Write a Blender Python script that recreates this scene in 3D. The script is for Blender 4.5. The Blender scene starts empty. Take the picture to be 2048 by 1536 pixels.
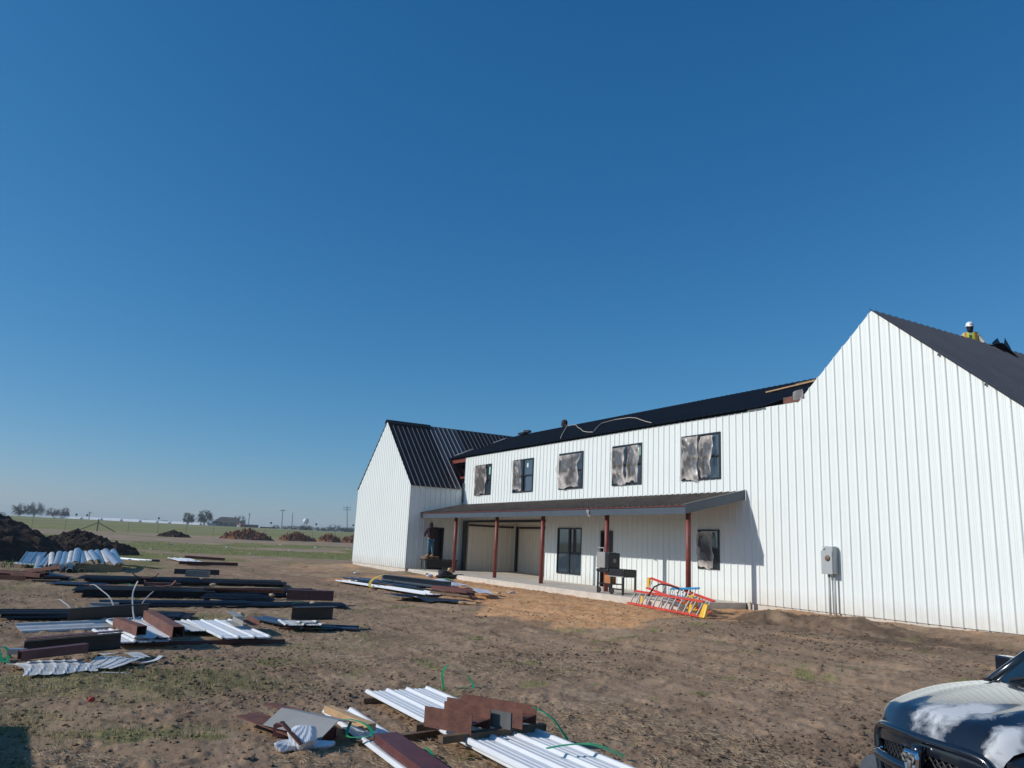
import bpy, bmesh, math, random
import numpy as np
from mathutils import Vector, Matrix
random.seed(7)
R = math.radians
scene = bpy.context.scene
COL = scene.collection

# ------------------------------------------------------------------ camera
cam_d = bpy.data.cameras.new('camera')
cam_d.sensor_width = 36.0
cam_d.lens = 36.0 * 1542.07 / 2048.0
cam_d.clip_start = 0.1
cam_d.clip_end = 9000.0
cam = bpy.data.objects.new('camera', cam_d)
COL.objects.link(cam)
right = Vector((0.49905107, 0.86537707, 0.0455033))
up = Vector((0.15487035, -0.14072949, 0.97786011))
fwd = Vector((-0.85262137, 0.48095502, 0.20425245))
m = Matrix((right, up, -fwd)).transposed().to_4x4()
m.translation = Vector((0, 0, 2.1))
cam.matrix_world = m
scene.camera = cam

# ------------------------------------------------------------------ world, sun, exposure
SUN_DIR = Vector((-0.304, -0.953, 0.563)).normalized()      # towards the sun
w = bpy.data.worlds.new('World')
scene.world = w
w.use_nodes = True
nt = w.node_tree
bg = nt.nodes['Background']
sky = nt.nodes.new('ShaderNodeTexSky')
sky.sky_type = 'NISHITA'
sky.sun_disc = False
sky.sun_elevation = math.asin(SUN_DIR.z)
sky.sun_rotation = math.atan2(SUN_DIR.x, SUN_DIR.y)
sky.altitude = 200.0
sky.air_density = 1.0
sky.dust_density = 0.3
sky.ozone_density = 3.0
# the clear sky of the photograph is more saturated than the model's: one smooth curve per channel over the whole dome
sep = nt.nodes.new('ShaderNodeSeparateColor')
cmb = nt.nodes.new('ShaderNodeCombineColor')
nt.links.new(sky.outputs[0], sep.inputs[0])
for ch, (gain, power) in enumerate(((.245, 1.52), (.87, .89), (1.53, .73))):
    pw = nt.nodes.new('ShaderNodeMath')
    pw.operation = 'POWER'
    pw.inputs[1].default_value = power
    ml = nt.nodes.new('ShaderNodeMath')
    ml.operation = 'MULTIPLY'
    ml.inputs[1].default_value = gain
    nt.links.new(sep.outputs[ch], pw.inputs[0])
    nt.links.new(pw.outputs[0], ml.inputs[0])
    if ch == 0:                      # keep the low sky blue: red held under green
        red = ml.outputs[0]
    else:
        nt.links.new(ml.outputs[0], cmb.inputs[ch])
    if ch == 1:
        mn = nt.nodes.new('ShaderNodeMath')
        mn.operation = 'MINIMUM'
        nt.links.new(red, mn.inputs[0])
        m8 = nt.nodes.new('ShaderNodeMath')
        m8.operation = 'MULTIPLY'
        m8.inputs[1].default_value = .78
        nt.links.new(ml.outputs[0], m8.inputs[0])
        nt.links.new(m8.outputs[0], mn.inputs[1])
        nt.links.new(mn.outputs[0], cmb.inputs[0])
nt.links.new(cmb.outputs[0], bg.inputs[0])
bg.inputs[1].default_value = 0.10
sun_d = bpy.data.lights.new('sun', 'SUN')
sun_d.energy = 3.4
sun_d.angle = R(0.55)
sun_d.color = (1.0, 0.96, 0.90)
sun = bpy.data.objects.new('sun', sun_d)
COL.objects.link(sun)
sun.rotation_euler = (-SUN_DIR).to_track_quat('-Z', 'Y').to_euler()
sun.location = (0, -30, 40)
vs = scene.view_settings
scene.display_settings.display_device = 'sRGB'
vs.view_transform = 'Standard'
vs.look = 'None'
vs.gamma = 1.0
vs.exposure = 0.0
vs.use_curve_mapping = False


# ------------------------------------------------------------------ helpers
def lin(r, g, b):
    f = lambda c: c / 12.92 if c <= 0.04045 else ((c + 0.055) / 1.055) ** 2.4
    return (f(r / 255), f(g / 255), f(b / 255), 1)


def mk(name, col, rough=0.6, metal=0.0, var=0.12, scale=4.0, bump=0.0, bscale=60.0, col2=None, thr=(0.45, 0.65), spec=0.5, detail=6.0):
    """Principled material: a base colour broken up by noise, optional second colour in noise patches, optional fine relief."""
    mt = bpy.data.materials.new(name)
    mt.use_nodes = True
    n, l = mt.node_tree.nodes, mt.node_tree.links
    p = n['Principled BSDF']
    p.inputs['Roughness'].default_value = rough
    p.inputs['Metallic'].default_value = metal
    p.inputs['Specular IOR Level'].default_value = spec
    tc = n.new('ShaderNodeTexCoord')
    no = n.new('ShaderNodeTexNoise')
    no.inputs['Scale'].default_value = scale
    no.inputs['Detail'].default_value = detail
    no.inputs['Roughness'].default_value = 0.6
    l.new(tc.outputs['Object'], no.inputs['Vector'])
    rp = n.new('ShaderNodeValToRGB')
    c = Vector(col[:3])
    if col2 is None:
        rp.color_ramp.elements[0].position = 0.3
        rp.color_ramp.elements[1].position = 0.7
        rp.color_ramp.elements[0].color = (*(c * (1 - var)), 1)
        rp.color_ramp.elements[1].color = (*(c * (1 + var)), 1)
    else:
        rp.color_ramp.elements[0].position, rp.color_ramp.elements[1].position = thr
        rp.color_ramp.elements[0].color = (*c, 1)
        rp.color_ramp.elements[1].color = (*col2[:3], 1)
    l.new(no.outputs['Fac'], rp.inputs['Fac'])
    l.new(rp.outputs['Color'], p.inputs['Base Color'])
    if bump:
        nb = n.new('ShaderNodeTexNoise')
        nb.inputs['Scale'].default_value = bscale
        nb.inputs['Detail'].default_value = 4
        l.new(tc.outputs['Object'], nb.inputs['Vector'])
        b = n.new('ShaderNodeBump')
        b.inputs['Strength'].default_value = bump
        b.inputs['Distance'].default_value = 0.02
        l.new(nb.outputs['Fac'], b.inputs['Height'])
        l.new(b.outputs['Normal'], p.inputs['Normal'])
    return mt


class MB:
    """Collects solids and builds them as ONE mesh object."""
    def __init__(self):
        self.v, self.f = [], []

    def add(self, vs_, fs_):
        k = len(self.v)
        self.v += [tuple(q) for q in vs_]
        self.f += [tuple(i + k for i in q) for q in fs_]
        return self

    def box(self, c, s, rot=None):
        hx, hy, hz = s[0] / 2, s[1] / 2, s[2] / 2
        P = [Vector((x, y, z)) for x in (-hx, hx) for y in (-hy, hy) for z in (-hz, hz)]
        if rot is not None:
            P = [rot @ q for q in P]
        P = [q + Vector(c) for q in P]
        return self.add(P, [(0, 1, 3, 2), (4, 6, 7, 5), (0, 4, 5, 1), (2, 3, 7, 6), (0, 2, 6, 4), (1, 5, 7, 3)])

    def b6(self, x0, x1, y0, y1, z0, z1):
        return self.box(((x0 + x1) / 2, (y0 + y1) / 2, (z0 + z1) / 2), (abs(x1 - x0), abs(y1 - y0), abs(z1 - z0)))

    def frame_axes(self, a, b, upv=(0, 0, 1)):
        a, b = Vector(a), Vector(b)
        d = (b - a).normalized()
        s = d.cross(Vector(upv))
        if s.length < 1e-5:
            s = d.cross(Vector((0, 1, 0)))
        s.normalize()
        return a, b, s, s.cross(d)

    def prism(self, prof, a, b, upv=(0, 0, 1), cap=True):
        """closed profile of (side, up) points extruded from a to b"""
        a, b, s, u = self.frame_axes(a, b, upv)
        n = len(prof)
        P = [a + s * x + u * y for x, y in prof] + [b + s * x + u * y for x, y in prof]
        F = [(i, (i + 1) % n, n + (i + 1) % n, n + i) for i in range(n)]
        if cap:
            F += [tuple(range(n - 1, -1, -1)), tuple(range(n, 2 * n))]
        return self.add(P, F)

    def bar(self, a, b, w_, h, upv=(0, 0, 1)):
        return self.prism([(-w_ / 2, -h / 2), (w_ / 2, -h / 2), (w_ / 2, h / 2), (-w_ / 2, h / 2)], a, b, upv)

    def tube(self, pts, r, n=8):
        pts = [Vector(q) for q in pts]
        rs = r if isinstance(r, (list, tuple)) else [r] * len(pts)
        k0 = len(self.v)
        ref = Vector((0.31, 0.17, 0.93))
        for i, q in enumerate(pts):
            d = (pts[min(i + 1, len(pts) - 1)] - pts[max(i - 1, 0)]).normalized()
            s = d.cross(ref)
            if s.length < 1e-3:
                s = d.cross(Vector((1, 0, 0)))
            s.normalize()
            u = d.cross(s)
            for j in range(n):
                a = 2 * math.pi * j / n
                self.v.append(tuple(q + (s * math.cos(a) + u * math.sin(a)) * rs[i]))
        for i in range(len(pts) - 1):
            for j in range(n):
                a, b = k0 + i * n + j, k0 + i * n + (j + 1) % n
                self.f.append((a, b, b + n, a + n))
        self.f.append(tuple(k0 + j for j in range(n - 1, -1, -1)))
        self.f.append(tuple(k0 + (len(pts) - 1) * n + j for j in range(n)))
        return self

    def ribbon(self, pts, w_, t=0.003, upv=(0, 0, 1)):
        pts = [Vector(q) for q in pts]
        k0 = len(self.v)
        for i, q in enumerate(pts):
            d = (pts[min(i + 1, len(pts) - 1)] - pts[max(i - 1, 0)]).normalized()
            s = d.cross(Vector(upv))
            if s.length < 1e-4:
                s = Vector((1, 0, 0))
            s.normalize()
            u = s.cross(d)
            for x, y in ((-1, -1), (1, -1), (1, 1), (-1, 1)):
                self.v.append(tuple(q + s * x * w_ / 2 + u * y * t / 2))
        for i in range(len(pts) - 1):
            for j in range(4):
                a, b = k0 + i * 4 + j, k0 + i * 4 + (j + 1) % 4
                self.f.append((a, b, b + 4, a + 4))
        e = k0 + (len(pts) - 1) * 4
        self.f += [(k0 + 3, k0 + 2, k0 + 1, k0), (e, e + 1, e + 2, e + 3)]
        return self

    def grid(self, fn, nu, nv):
        """surface fn(u, v) with u, v in 0..1"""
        k0 = len(self.v)
        for i in range(nu + 1):
            for j in range(nv + 1):
                self.v.append(tuple(fn(i / nu, j / nv)))
        for i in range(nu):
            for j in range(nv):
                a = k0 + i * (nv + 1) + j
                self.f.append((a, a + 1, a + nv + 2, a + nv + 1))
        return self

    def lathe(self, prof, c, n=16, axis='z'):
        k0 = len(self.v)
        for r_, z_ in prof:
            for j in range(n):
                a = 2 * math.pi * j / n
                q = (r_ * math.cos(a), r_ * math.sin(a), z_)
                if axis == 'x':
                    q = (z_, r_ * math.cos(a), r_ * math.sin(a))
                if axis == 'y':
                    q = (r_ * math.sin(a), z_, r_ * math.cos(a))
                self.v.append((q[0] + c[0], q[1] + c[1], q[2] + c[2]))
        for i in range(len(prof) - 1):
            for j in range(n):
                a, b = k0 + i * n + j, k0 + i * n + (j + 1) % n
                self.f.append((a, b, b + n, a + n))
        self.f.append(tuple(k0 + j for j in range(n - 1, -1, -1)))
        self.f.append(tuple(k0 + (len(prof) - 1) * n + j for j in range(n)))
        return self

    def build(self, name, mat, parent=None, smooth=False, off=(0, 0, 0), bevel=0.0):
        o_ = Vector(off)
        me = bpy.data.meshes.new(name)
        vv = self.v if o_.length == 0 else [tuple(Vector(q) - o_) for q in self.v]
        me.from_pydata(vv, [], self.f)
        me.materials.append(mat)
        if smooth:
            me.polygons.foreach_set('use_smooth', [True] * len(me.polygons))
        me.update()
        o = bpy.data.objects.new(name, me)
        COL.objects.link(o)
        if parent is not None:
            o.parent = parent
        if bevel:
            b = o.modifiers.new('edge', 'BEVEL')
            b.width = bevel
            b.segments = 2
            b.limit_method = 'ANGLE'
        return o


def tag(o, label, cat, group=None, kind=None):
    if label:
        o['label'] = label
    if cat:
        o['category'] = cat
    if group:
        o['group'] = group
    if kind:
        o['kind'] = kind
    return o


def thing(name, label, cat, loc=(0, 0, 0), rz=0.0, group=None):
    o = bpy.data.objects.new(name, None)
    o.empty_display_size = 0.2
    COL.objects.link(o)
    o.location = loc
    o.rotation_euler = (0, 0, rz)
    return tag(o, label, cat, group)


def single(name, label, cat, mb, mat, loc=(0, 0, 0), rot=(0, 0, 0), group=None, smooth=False, bevel=0.0):
    o = mb.build(name, mat, None, smooth, bevel=bevel)
    o.location = loc
    o.rotation_euler = rot
    return tag(o, label, cat, group)


def sst(a, b, x):
    t = min(1, max(0, (x - a) / (b - a)))
    return t * t * (3 - 2 * t)


# ---- numpy noise
_rng = np.random.RandomState(5)
_perm = _rng.rand(256, 256)


def vnoise(x, y):
    xi, yi = np.floor(x).astype(int), np.floor(y).astype(int)
    fx, fy = x - xi, y - yi
    fx, fy = fx * fx * (3 - 2 * fx), fy * fy * (3 - 2 * fy)
    a = _perm[xi & 255, yi & 255]
    b = _perm[(xi + 1) & 255, yi & 255]
    c = _perm[xi & 255, (yi + 1) & 255]
    d = _perm[(xi + 1) & 255, (yi + 1) & 255]
    return (a * (1 - fx) + b * fx) * (1 - fy) + (c * (1 - fx) + d * fx) * fy


def fbm(x, y, o=4, g=0.5):
    s, a, t = 0, 1.0, 0
    for i in range(o):
        s = s + a * vnoise(x * 2 ** i + 17.3 * i, y * 2 ** i + 9.1 * i)
        t += a
        a *= g
    return s / t


def sstn(a, b, x):
    t = np.clip((x - a) / (b - a), 0, 1)
    return t * t * (3 - 2 * t)


BUMPS = [(-15.3, 16.7, 0.20, 1.0, 0.42), (-12.7, 16.7, 0.24, 1.1, 0.45), (-13.9, 17.6, 0.15, 1.5, 0.6), (-14.2, 16.2, -0.08, 0.5, 0.3), (-11.7, 17.2, 0.10, 0.9, 0.5), (-9.6, 18.6, 0.10, 1.6, 0.8), (-45.5, 15.2, 0.14, 1.8, 0.5), (-42.3, 15.0, -0.08, 0.8, 0.4), (-38.0, 15.6, 0.12, 1.5, 0.5), (-25.5, 14.9, 0.06, 2.5, 0.6)]


def smooth_ground(x, y):
    """the broad lie of the land: a slow rise away from the site and a fill pad under the building"""
    r = np.hypot(x, y)
    far = 0.0117 * np.maximum(0, np.minimum(r, 440) - 15)
    s = sstn(7.5, 15.5, y) * sstn(-54, -44, x)
    return far + (np.maximum(.42, far) - far) * s


def ground_z(x, y):
    x, y = np.asarray(x, float), np.asarray(y, float)
    r = np.hypot(x, y)
    z = smooth_ground(x, y)
    for bx, by, h, sx, sy in BUMPS:
        z = z + h * np.exp(-((x - bx) / sx) ** 2 - ((y - by) / sy) ** 2)
    nearf = np.clip(1.4 - r / 60, 0.25, 1)
    z = z + (fbm(x * .33, y * .33, 3) - .5) * .10 * np.clip(r / 12, 0.3, 1)
    z = z + (fbm(x * 1.6 + 5, y * 1.6, 4, .6) - .5) * .06 * nearf
    z = z + np.maximum(0, fbm(x * 6 + 3, y * 6, 3, .6) - .52) * .11 * nearf
    # graded heaps of dark soil along the foot of the near wing
    band = sstn(14.9, 15.9, y) * (1 - sstn(17.6, 18.6, y)) * sstn(-16.0, -15.0, x) * (1 - sstn(-12.2, -10.8, x))
    z = z + .10 * band * sstn(.44, .56, fbm(x * .8 + 21, y * 1.1 + 4, 2)) + .22 * band * (fbm(x * 2.4, y * 2.8, 4, .65) - .5)
    z = z + .14 * sstn(17.8, 19.0, y) * sstn(-18.2, -16.6, x)
    # drag marks running along the front
    z = z + (fbm(x * .10 + 3, y * 2.6, 3) - .5) * .05 * sstn(7, 9, y) * sstn(-24, -20, x)
    # wheel ruts
    for ox, amp in ((0.0, .05), (1.7, .05)):
        cx = y - (10.2 + 0.16 * (x + 18) + .5 * np.sin(x * .22) + ox)
        z = z - amp * np.exp(-(cx / .2) ** 2) * sstn(-30, -24, x) * (1 - sstn(-9, -6, x))
    z = z - .07 * np.exp(-((x + 3.6) ** 2 + (y - 6) ** 2) / 9)
    return z


def gz(x, y):
    return float(ground_z(x, y))


# ------------------------------------------------------------------ materials
M = {}
M['siding'] = mk('white_siding', (.80, .838, .81), .38, var=.02, scale=.7)
def add_splash(mt):
    """tan dust thrown up on the lowest half metre, broken by noise, and the faint waviness of thin sheet"""
    n, l = mt.node_tree.nodes, mt.node_tree.links
    p = n['Principled BSDF']
    src = p.inputs['Base Color'].links[0].from_socket
    tc = n.new('ShaderNodeTexCoord')
    sp = n.new('ShaderNodeSeparateXYZ')
    l.new(tc.outputs['Object'], sp.inputs[0])
    no = n.new('ShaderNodeTexNoise')
    no.inputs['Scale'].default_value = 2.3
    no.inputs['Detail'].default_value = 8
    l.new(tc.outputs['Object'], no.inputs['Vector'])
    a = n.new('ShaderNodeMapRange')
    a.inputs['From Min'].default_value = .55
    a.inputs['From Max'].default_value = .0
    l.new(sp.outputs[2], a.inputs['Value'])
    mu = n.new('ShaderNodeMath')
    mu.operation = 'MULTIPLY'
    l.new(a.outputs[0], mu.inputs[0])
    l.new(no.outputs['Fac'], mu.inputs[1])
    mu2 = n.new('ShaderNodeMath')
    mu2.operation = 'MULTIPLY'
    mu2.inputs[1].default_value = .6
    l.new(mu.outputs[0], mu2.inputs[0])
    mx = n.new('ShaderNodeMix')
    mx.data_type = 'RGBA'
    l.new(mu2.outputs[0], mx.inputs['Factor'])
    l.new(src, mx.inputs[6])
    mx.inputs[7].default_value = (.46, .34, .22, 1)
    l.new(mx.outputs[2], p.inputs['Base Color'])
    mp = n.new('ShaderNodeMapping')
    mp.inputs['Scale'].default_value = (2.2, 2.2, .35)
    l.new(tc.outputs['Object'], mp.inputs['Vector'])
    wv = n.new('ShaderNodeTexNoise')
    wv.inputs['Scale'].default_value = 1.0
    wv.inputs['Detail'].default_value = 1
    l.new(mp.outputs[0], wv.inputs['Vector'])
    b = n.new('ShaderNodeBump')
    b.inputs['Strength'].default_value = .16
    b.inputs['Distance'].default_value = .03
    l.new(wv.outputs['Fac'], b.inputs['Height'])
    l.new(b.outputs['Normal'], p.inputs['Normal'])


add_splash(M['siding'])
M['siding_in'] = mk('white_siding_inside', (.80, .75, .66), .45, var=.03, scale=.7)
M['roof'] = mk('black_roofing', (.015, .017, .022), .5, var=.25, scale=1.2, spec=.28)
M['roof_grey'] = mk('charcoal_roofing', (.060, .063, .074), .45, var=.15, scale=1.0)
M['roof_porch'] = mk('dusty_dark_roofing', (.165, .128, .10), .75, var=.3, scale=2.2, spec=.25)
M['fascia'] = mk('slate_trim', (.065, .085, .11), .45, var=.1, scale=1.5)
M['bronze'] = mk('dark_bronze_frame', (.018, .02, .024), .35, var=.15)
M['red'] = mk('red_oxide_steel', (.21, .045, .034), .5, var=.22, scale=5, bump=.1)
M['rust'] = mk('rusty_steel', (.195, .078, .050), .75, var=.3, scale=7, bump=.3, col2=(.105, .042, .033), thr=(.4, .66))
M['maroon'] = mk('maroon_primer_steel', (.115, .035, .033), .5, var=.25, scale=6, bump=.15)
M['concrete'] = mk('pale_concrete', (.60, .54, .46), .85, var=.14, scale=3, bump=.25, bscale=30)
M['wood'] = mk('fresh_lumber', (.52, .33, .17), .7, var=.2, scale=9, bump=.15)
M['oldwood'] = mk('weathered_lumber', (.17, .105, .06), .8, var=.3, scale=8, bump=.25)
M['galv'] = mk('galvanised_metal', (.52, .55, .58), .35, metal=.75, var=.12, scale=5)
M['whitepaint'] = mk('white_painted_sheet', (.74, .75, .76), .35, var=.05, scale=3)
M['dirtywhite'] = mk('dirty_white_sheet', (.60, .60, .58), .45, var=.15, scale=4, col2=(.42, .40, .36), thr=(.5, .75))
M['blacksheet'] = mk('black_painted_sheet', (.018, .022, .030), .3, var=.3, scale=3)
M['navysheet'] = mk('navy_painted_sheet', (.022, .030, .048), .3, var=.3, scale=3)
M['charsheet'] = mk('charcoal_painted_sheet', (.034, .036, .038), .4, var=.3, scale=3)
M['bluesheet'] = mk('dark_blue_black_sheet', (.02, .04, .075), .26, var=.3, scale=2, spec=.8)
M['greygalv'] = mk('dull_grey_steel', (.16, .16, .155), .5, metal=.3, var=.2, scale=4)
M['greytrim'] = mk('grey_ridge_trim', (.30, .295, .28), .5, var=.1, scale=3)
M['brownsheet'] = mk('brown_black_sheet', (.035, .028, .024), .5, var=.25, scale=3)
M['green'] = mk('green_plastic_strap', (.02, .36, .13), .35, var=.15)
M['yellow'] = mk('yellow_strap', (.75, .55, .06), .45, var=.1)
M['bag'] = mk('white_plastic_bag', (.72, .75, .80), .4, var=.06, scale=6)
M['soil'] = mk('dark_soil', (.044, .031, .024), .95, var=.4, scale=2.5, bump=.9, bscale=9, spec=.15)
M['redsoil'] = mk('reddish_soil', (.27, .13, .075), .95, var=.3, scale=2, bump=.8, bscale=5, spec=.15)
M['tyre'] = mk('black_rubber', (.015, .015, .016), .8, var=.2)
M['black'] = mk('black_enamel', (.012, .012, .013), .4, var=.2)
M['chrome'] = mk('chrome', (.75, .77, .8), .12, metal=1.0, var=.03)
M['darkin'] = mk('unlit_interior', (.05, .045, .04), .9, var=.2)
M['skin'] = mk('skin', (.42, .24, .17), .55, var=.05)
M['felt'] = mk('grey_felt_flap', (.25, .25, .245), .8, var=.2, scale=4, bump=.4, bscale=12)
M['greybox'] = mk('grey_painted_steel_box', (.40, .425, .43), .45, var=.04)
M['ladder'] = mk('orange_red_fibreglass', (.74, .085, .06), .4, var=.1)
M['alu'] = mk('aluminium', (.52, .52, .52), .5, metal=.3, var=.06)
M['blue'] = mk('bright_blue_fibreglass', (.03, .30, .58), .4, var=.1)
M['yellowcap'] = mk('yellow_plastic', (.80, .47, .03), .4, var=.08)
M['film'] = None


def glass_mat(name, col, ior=1.9, rough=.04):
    mt = mk(name, col, rough, var=.15, scale=1.0)
    p = mt.node_tree.nodes['Principled BSDF']
    p.inputs['IOR'].default_value = ior
    return mt


M['glass'] = glass_mat('window_glass', (.040, .060, .080), 2.3)
M['windscreen'] = glass_mat('windscreen_glass', (.012, .02, .024), 1.9)


def film_mat():
    mt = bpy.data.materials.new('crinkled_plastic_film')
    mt.use_nodes = True
    n, l = mt.node_tree.nodes, mt.node_tree.links
    p = n['Principled BSDF']
    out = n['Material Output']
    tc = n.new('ShaderNodeTexCoord')
    a = n.new('ShaderNodeTexNoise')
    a.inputs['Scale'].default_value = 1.5
    a.inputs['Detail'].default_value = 2
    a.inputs['Distortion'].default_value = .35
    l.new(tc.outputs['Object'], a.inputs['Vector'])
    v = n.new('ShaderNodeTexVoronoi')
    v.feature = 'DISTANCE_TO_EDGE'
    v.inputs['Scale'].default_value = 4
    l.new(tc.outputs['Object'], v.inputs['Vector'])
    b = n.new('ShaderNodeBump')
    b.inputs['Strength'].default_value = .35
    b.inputs['Distance'].default_value = .04
    l.new(v.outputs['Distance'], b.inputs['Height'])
    l.new(b.outputs['Normal'], p.inputs['Normal'])
    p.inputs['Base Color'].default_value = (.62, .55, .50, 1)
    p.inputs['Roughness'].default_value = .32
    tr = n.new('ShaderNodeBsdfTransparent')
    tr.inputs['Color'].default_value = (.75, .75, .75, 1)
    mx = n.new('ShaderNodeMixShader')
    rp = n.new('ShaderNodeValToRGB')
    rp.color_ramp.elements[0].position = .50
    rp.color_ramp.elements[0].color = (.16, .16, .16, 1)
    rp.color_ramp.elements[1].position = .74
    rp.color_ramp.elements[1].color = (.82, .82, .82, 1)
    ea = n.new('ShaderNodeAttribute')
    ea.attribute_name = 'edge'
    es = n.new('ShaderNodeMath')
    es.operation = 'MULTIPLY_ADD'
    es.inputs[1].default_value = .17
    l.new(ea.outputs['Fac'], es.inputs[0])
    oi = n.new('ShaderNodeObjectInfo')
    rv = n.new('ShaderNodeVectorMath')
    rv.operation = 'ADD'
    l.new(tc.outputs['Object'], rv.inputs[0])
    l.new(oi.outputs['Location'], rv.inputs[1])
    l.new(rv.outputs[0], a.inputs['Vector'])
    l.new(a.outputs['Fac'], es.inputs[2])
    l.new(es.outputs[0], rp.inputs['Fac'])
    l.new(rp.outputs['Color'], mx.inputs['Fac'])
    l.new(tr.outputs[0], mx.inputs[1])
    l.new(p.outputs[0], mx.inputs[2])
    l.new(mx.outputs[0], out.inputs['Surface'])
    return mt


M['film'] = film_mat()


# ------------------------------------------------------------------ ground
def ground_material():
    mt = bpy.data.materials.new('site_soil_and_field')
    mt.use_nodes = True
    n, l = mt.node_tree.nodes, mt.node_tree.links
    p = n['Principled BSDF']
    p.inputs['Roughness'].default_value = .95
    p.inputs['Specular IOR Level'].default_value = .12
    tc = n.new('ShaderNodeTexCoord')

    def noise(sc, det=6, rough=.62):
        q = n.new('ShaderNodeTexNoise')
        q.inputs['Scale'].default_value = sc
        q.inputs['Detail'].default_value = det
        q.inputs['Roughness'].default_value = rough
        l.new(tc.outputs['Object'], q.inputs['Vector'])
        return q.outputs['Fac']

    def ramp(src, stops):
        q = n.new('ShaderNodeValToRGB')
        e = q.color_ramp.elements
        while len(e) < len(stops):
            e.new(.5)
        for i, (pos, c) in enumerate(stops):
            e[i].position = pos
            e[i].color = (*c, 1)
        l.new(src, q.inputs['Fac'])
        return q.outputs['Color']

    def mix(f, a, b):
        q = n.new('ShaderNodeMix')
        q.data_type = 'RGBA'
        l.new(f, q.inputs['Factor'])
        l.new(a, q.inputs[6])
        l.new(b, q.inputs[7])
        return q.outputs[2]

    base = ramp(noise(.9, 8, .7), [(.30, (.255, .168, .108)), (.5, (.36, .245, .16)), (.72, (.45, .318, .213))])
    streak_map = n.new('ShaderNodeMapping')
    streak_map.inputs['Scale'].default_value = (.12, 2.4, 1)
    l.new(tc.outputs['Object'], streak_map.inputs['Vector'])
    stn = n.new('ShaderNodeTexNoise')
    stn.inputs['Scale'].default_value = 1.3
    stn.inputs['Detail'].default_value = 7
    stn.inputs['Roughness'].default_value = .7
    l.new(streak_map.outputs[0], stn.inputs['Vector'])
    streak = ramp(stn.outputs['Fac'], [(.36, (.72, .71, .70)), (.5, (1, 1, 1)), (.66, (1.16, 1.13, 1.10))])
    fine = ramp(noise(14, 6, .75), [(.30, (.52, .49, .47)), (.44, (1, 1, 1)), (.75, (1.15, 1.12, 1.06))])
    mul = n.new('ShaderNodeMix')
    mul.data_type = 'RGBA'
    mul.blend_type = 'MULTIPLY'
    mul.inputs['Factor'].default_value = .85
    l.new(base, mul.inputs[6])
    l.new(fine, mul.inputs[7])
    mul2 = n.new('ShaderNodeMix')
    mul2.data_type = 'RGBA'
    mul2.blend_type = 'MULTIPLY'
    mul2.inputs['Factor'].default_value = .8
    l.new(mul.outputs[2], mul2.inputs[6])
    l.new(streak, mul2.inputs[7])
    soil = mul2.outputs[2]
    fill = ramp(noise(2.2, 8, .72), [(.3, (.48, .225, .10)), (.5, (.64, .35, .17)), (.7, (.70, .44, .24))])
    tan = ramp(noise(.35, 7, .7), [(.3, (.28, .195, .13)), (.5, (.37, .27, .185)), (.72, (.44, .335, .24))])
    grass = ramp(noise(.6, 9, .75), [(.3, (.14, .165, .04)), (.5, (.20, .225, .06)), (.7, (.32, .28, .12))])
    field = ramp(noise(.06, 8, .7), [(.3, (.215, .215, .085)), (.5, (.265, .255, .105)), (.72, (.32, .285, .13))])
    at = {}
    for nm in ('fill', 'tan', 'grass', 'field', 'dark'):
        q = n.new('ShaderNodeAttribute')
        q.attribute_name = nm
        at[nm] = q.outputs['Fac']
    c = mix(at['tan'], soil, tan)
    c = mix(at['fill'], c, fill)
    c = mix(at['field'], c, field)
    c = mix(at['grass'], c, grass)
    dk = ramp(noise(3, 6, .7), [(.3, (.11, .072, .048)), (.7, (.20, .135, .09))])
    c = mix(at['dark'], c, dk)
    l.new(c, p.inputs['Base Color'])
    b = n.new('ShaderNodeBump')
    b.inputs['Strength'].default_value = .6
    b.inputs['Distance'].default_value = .05
    l.new(noise(11, 8, .75), b.inputs['Height'])
    l.new(b.outputs['Normal'], p.inputs['Normal'])
    return mt


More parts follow.
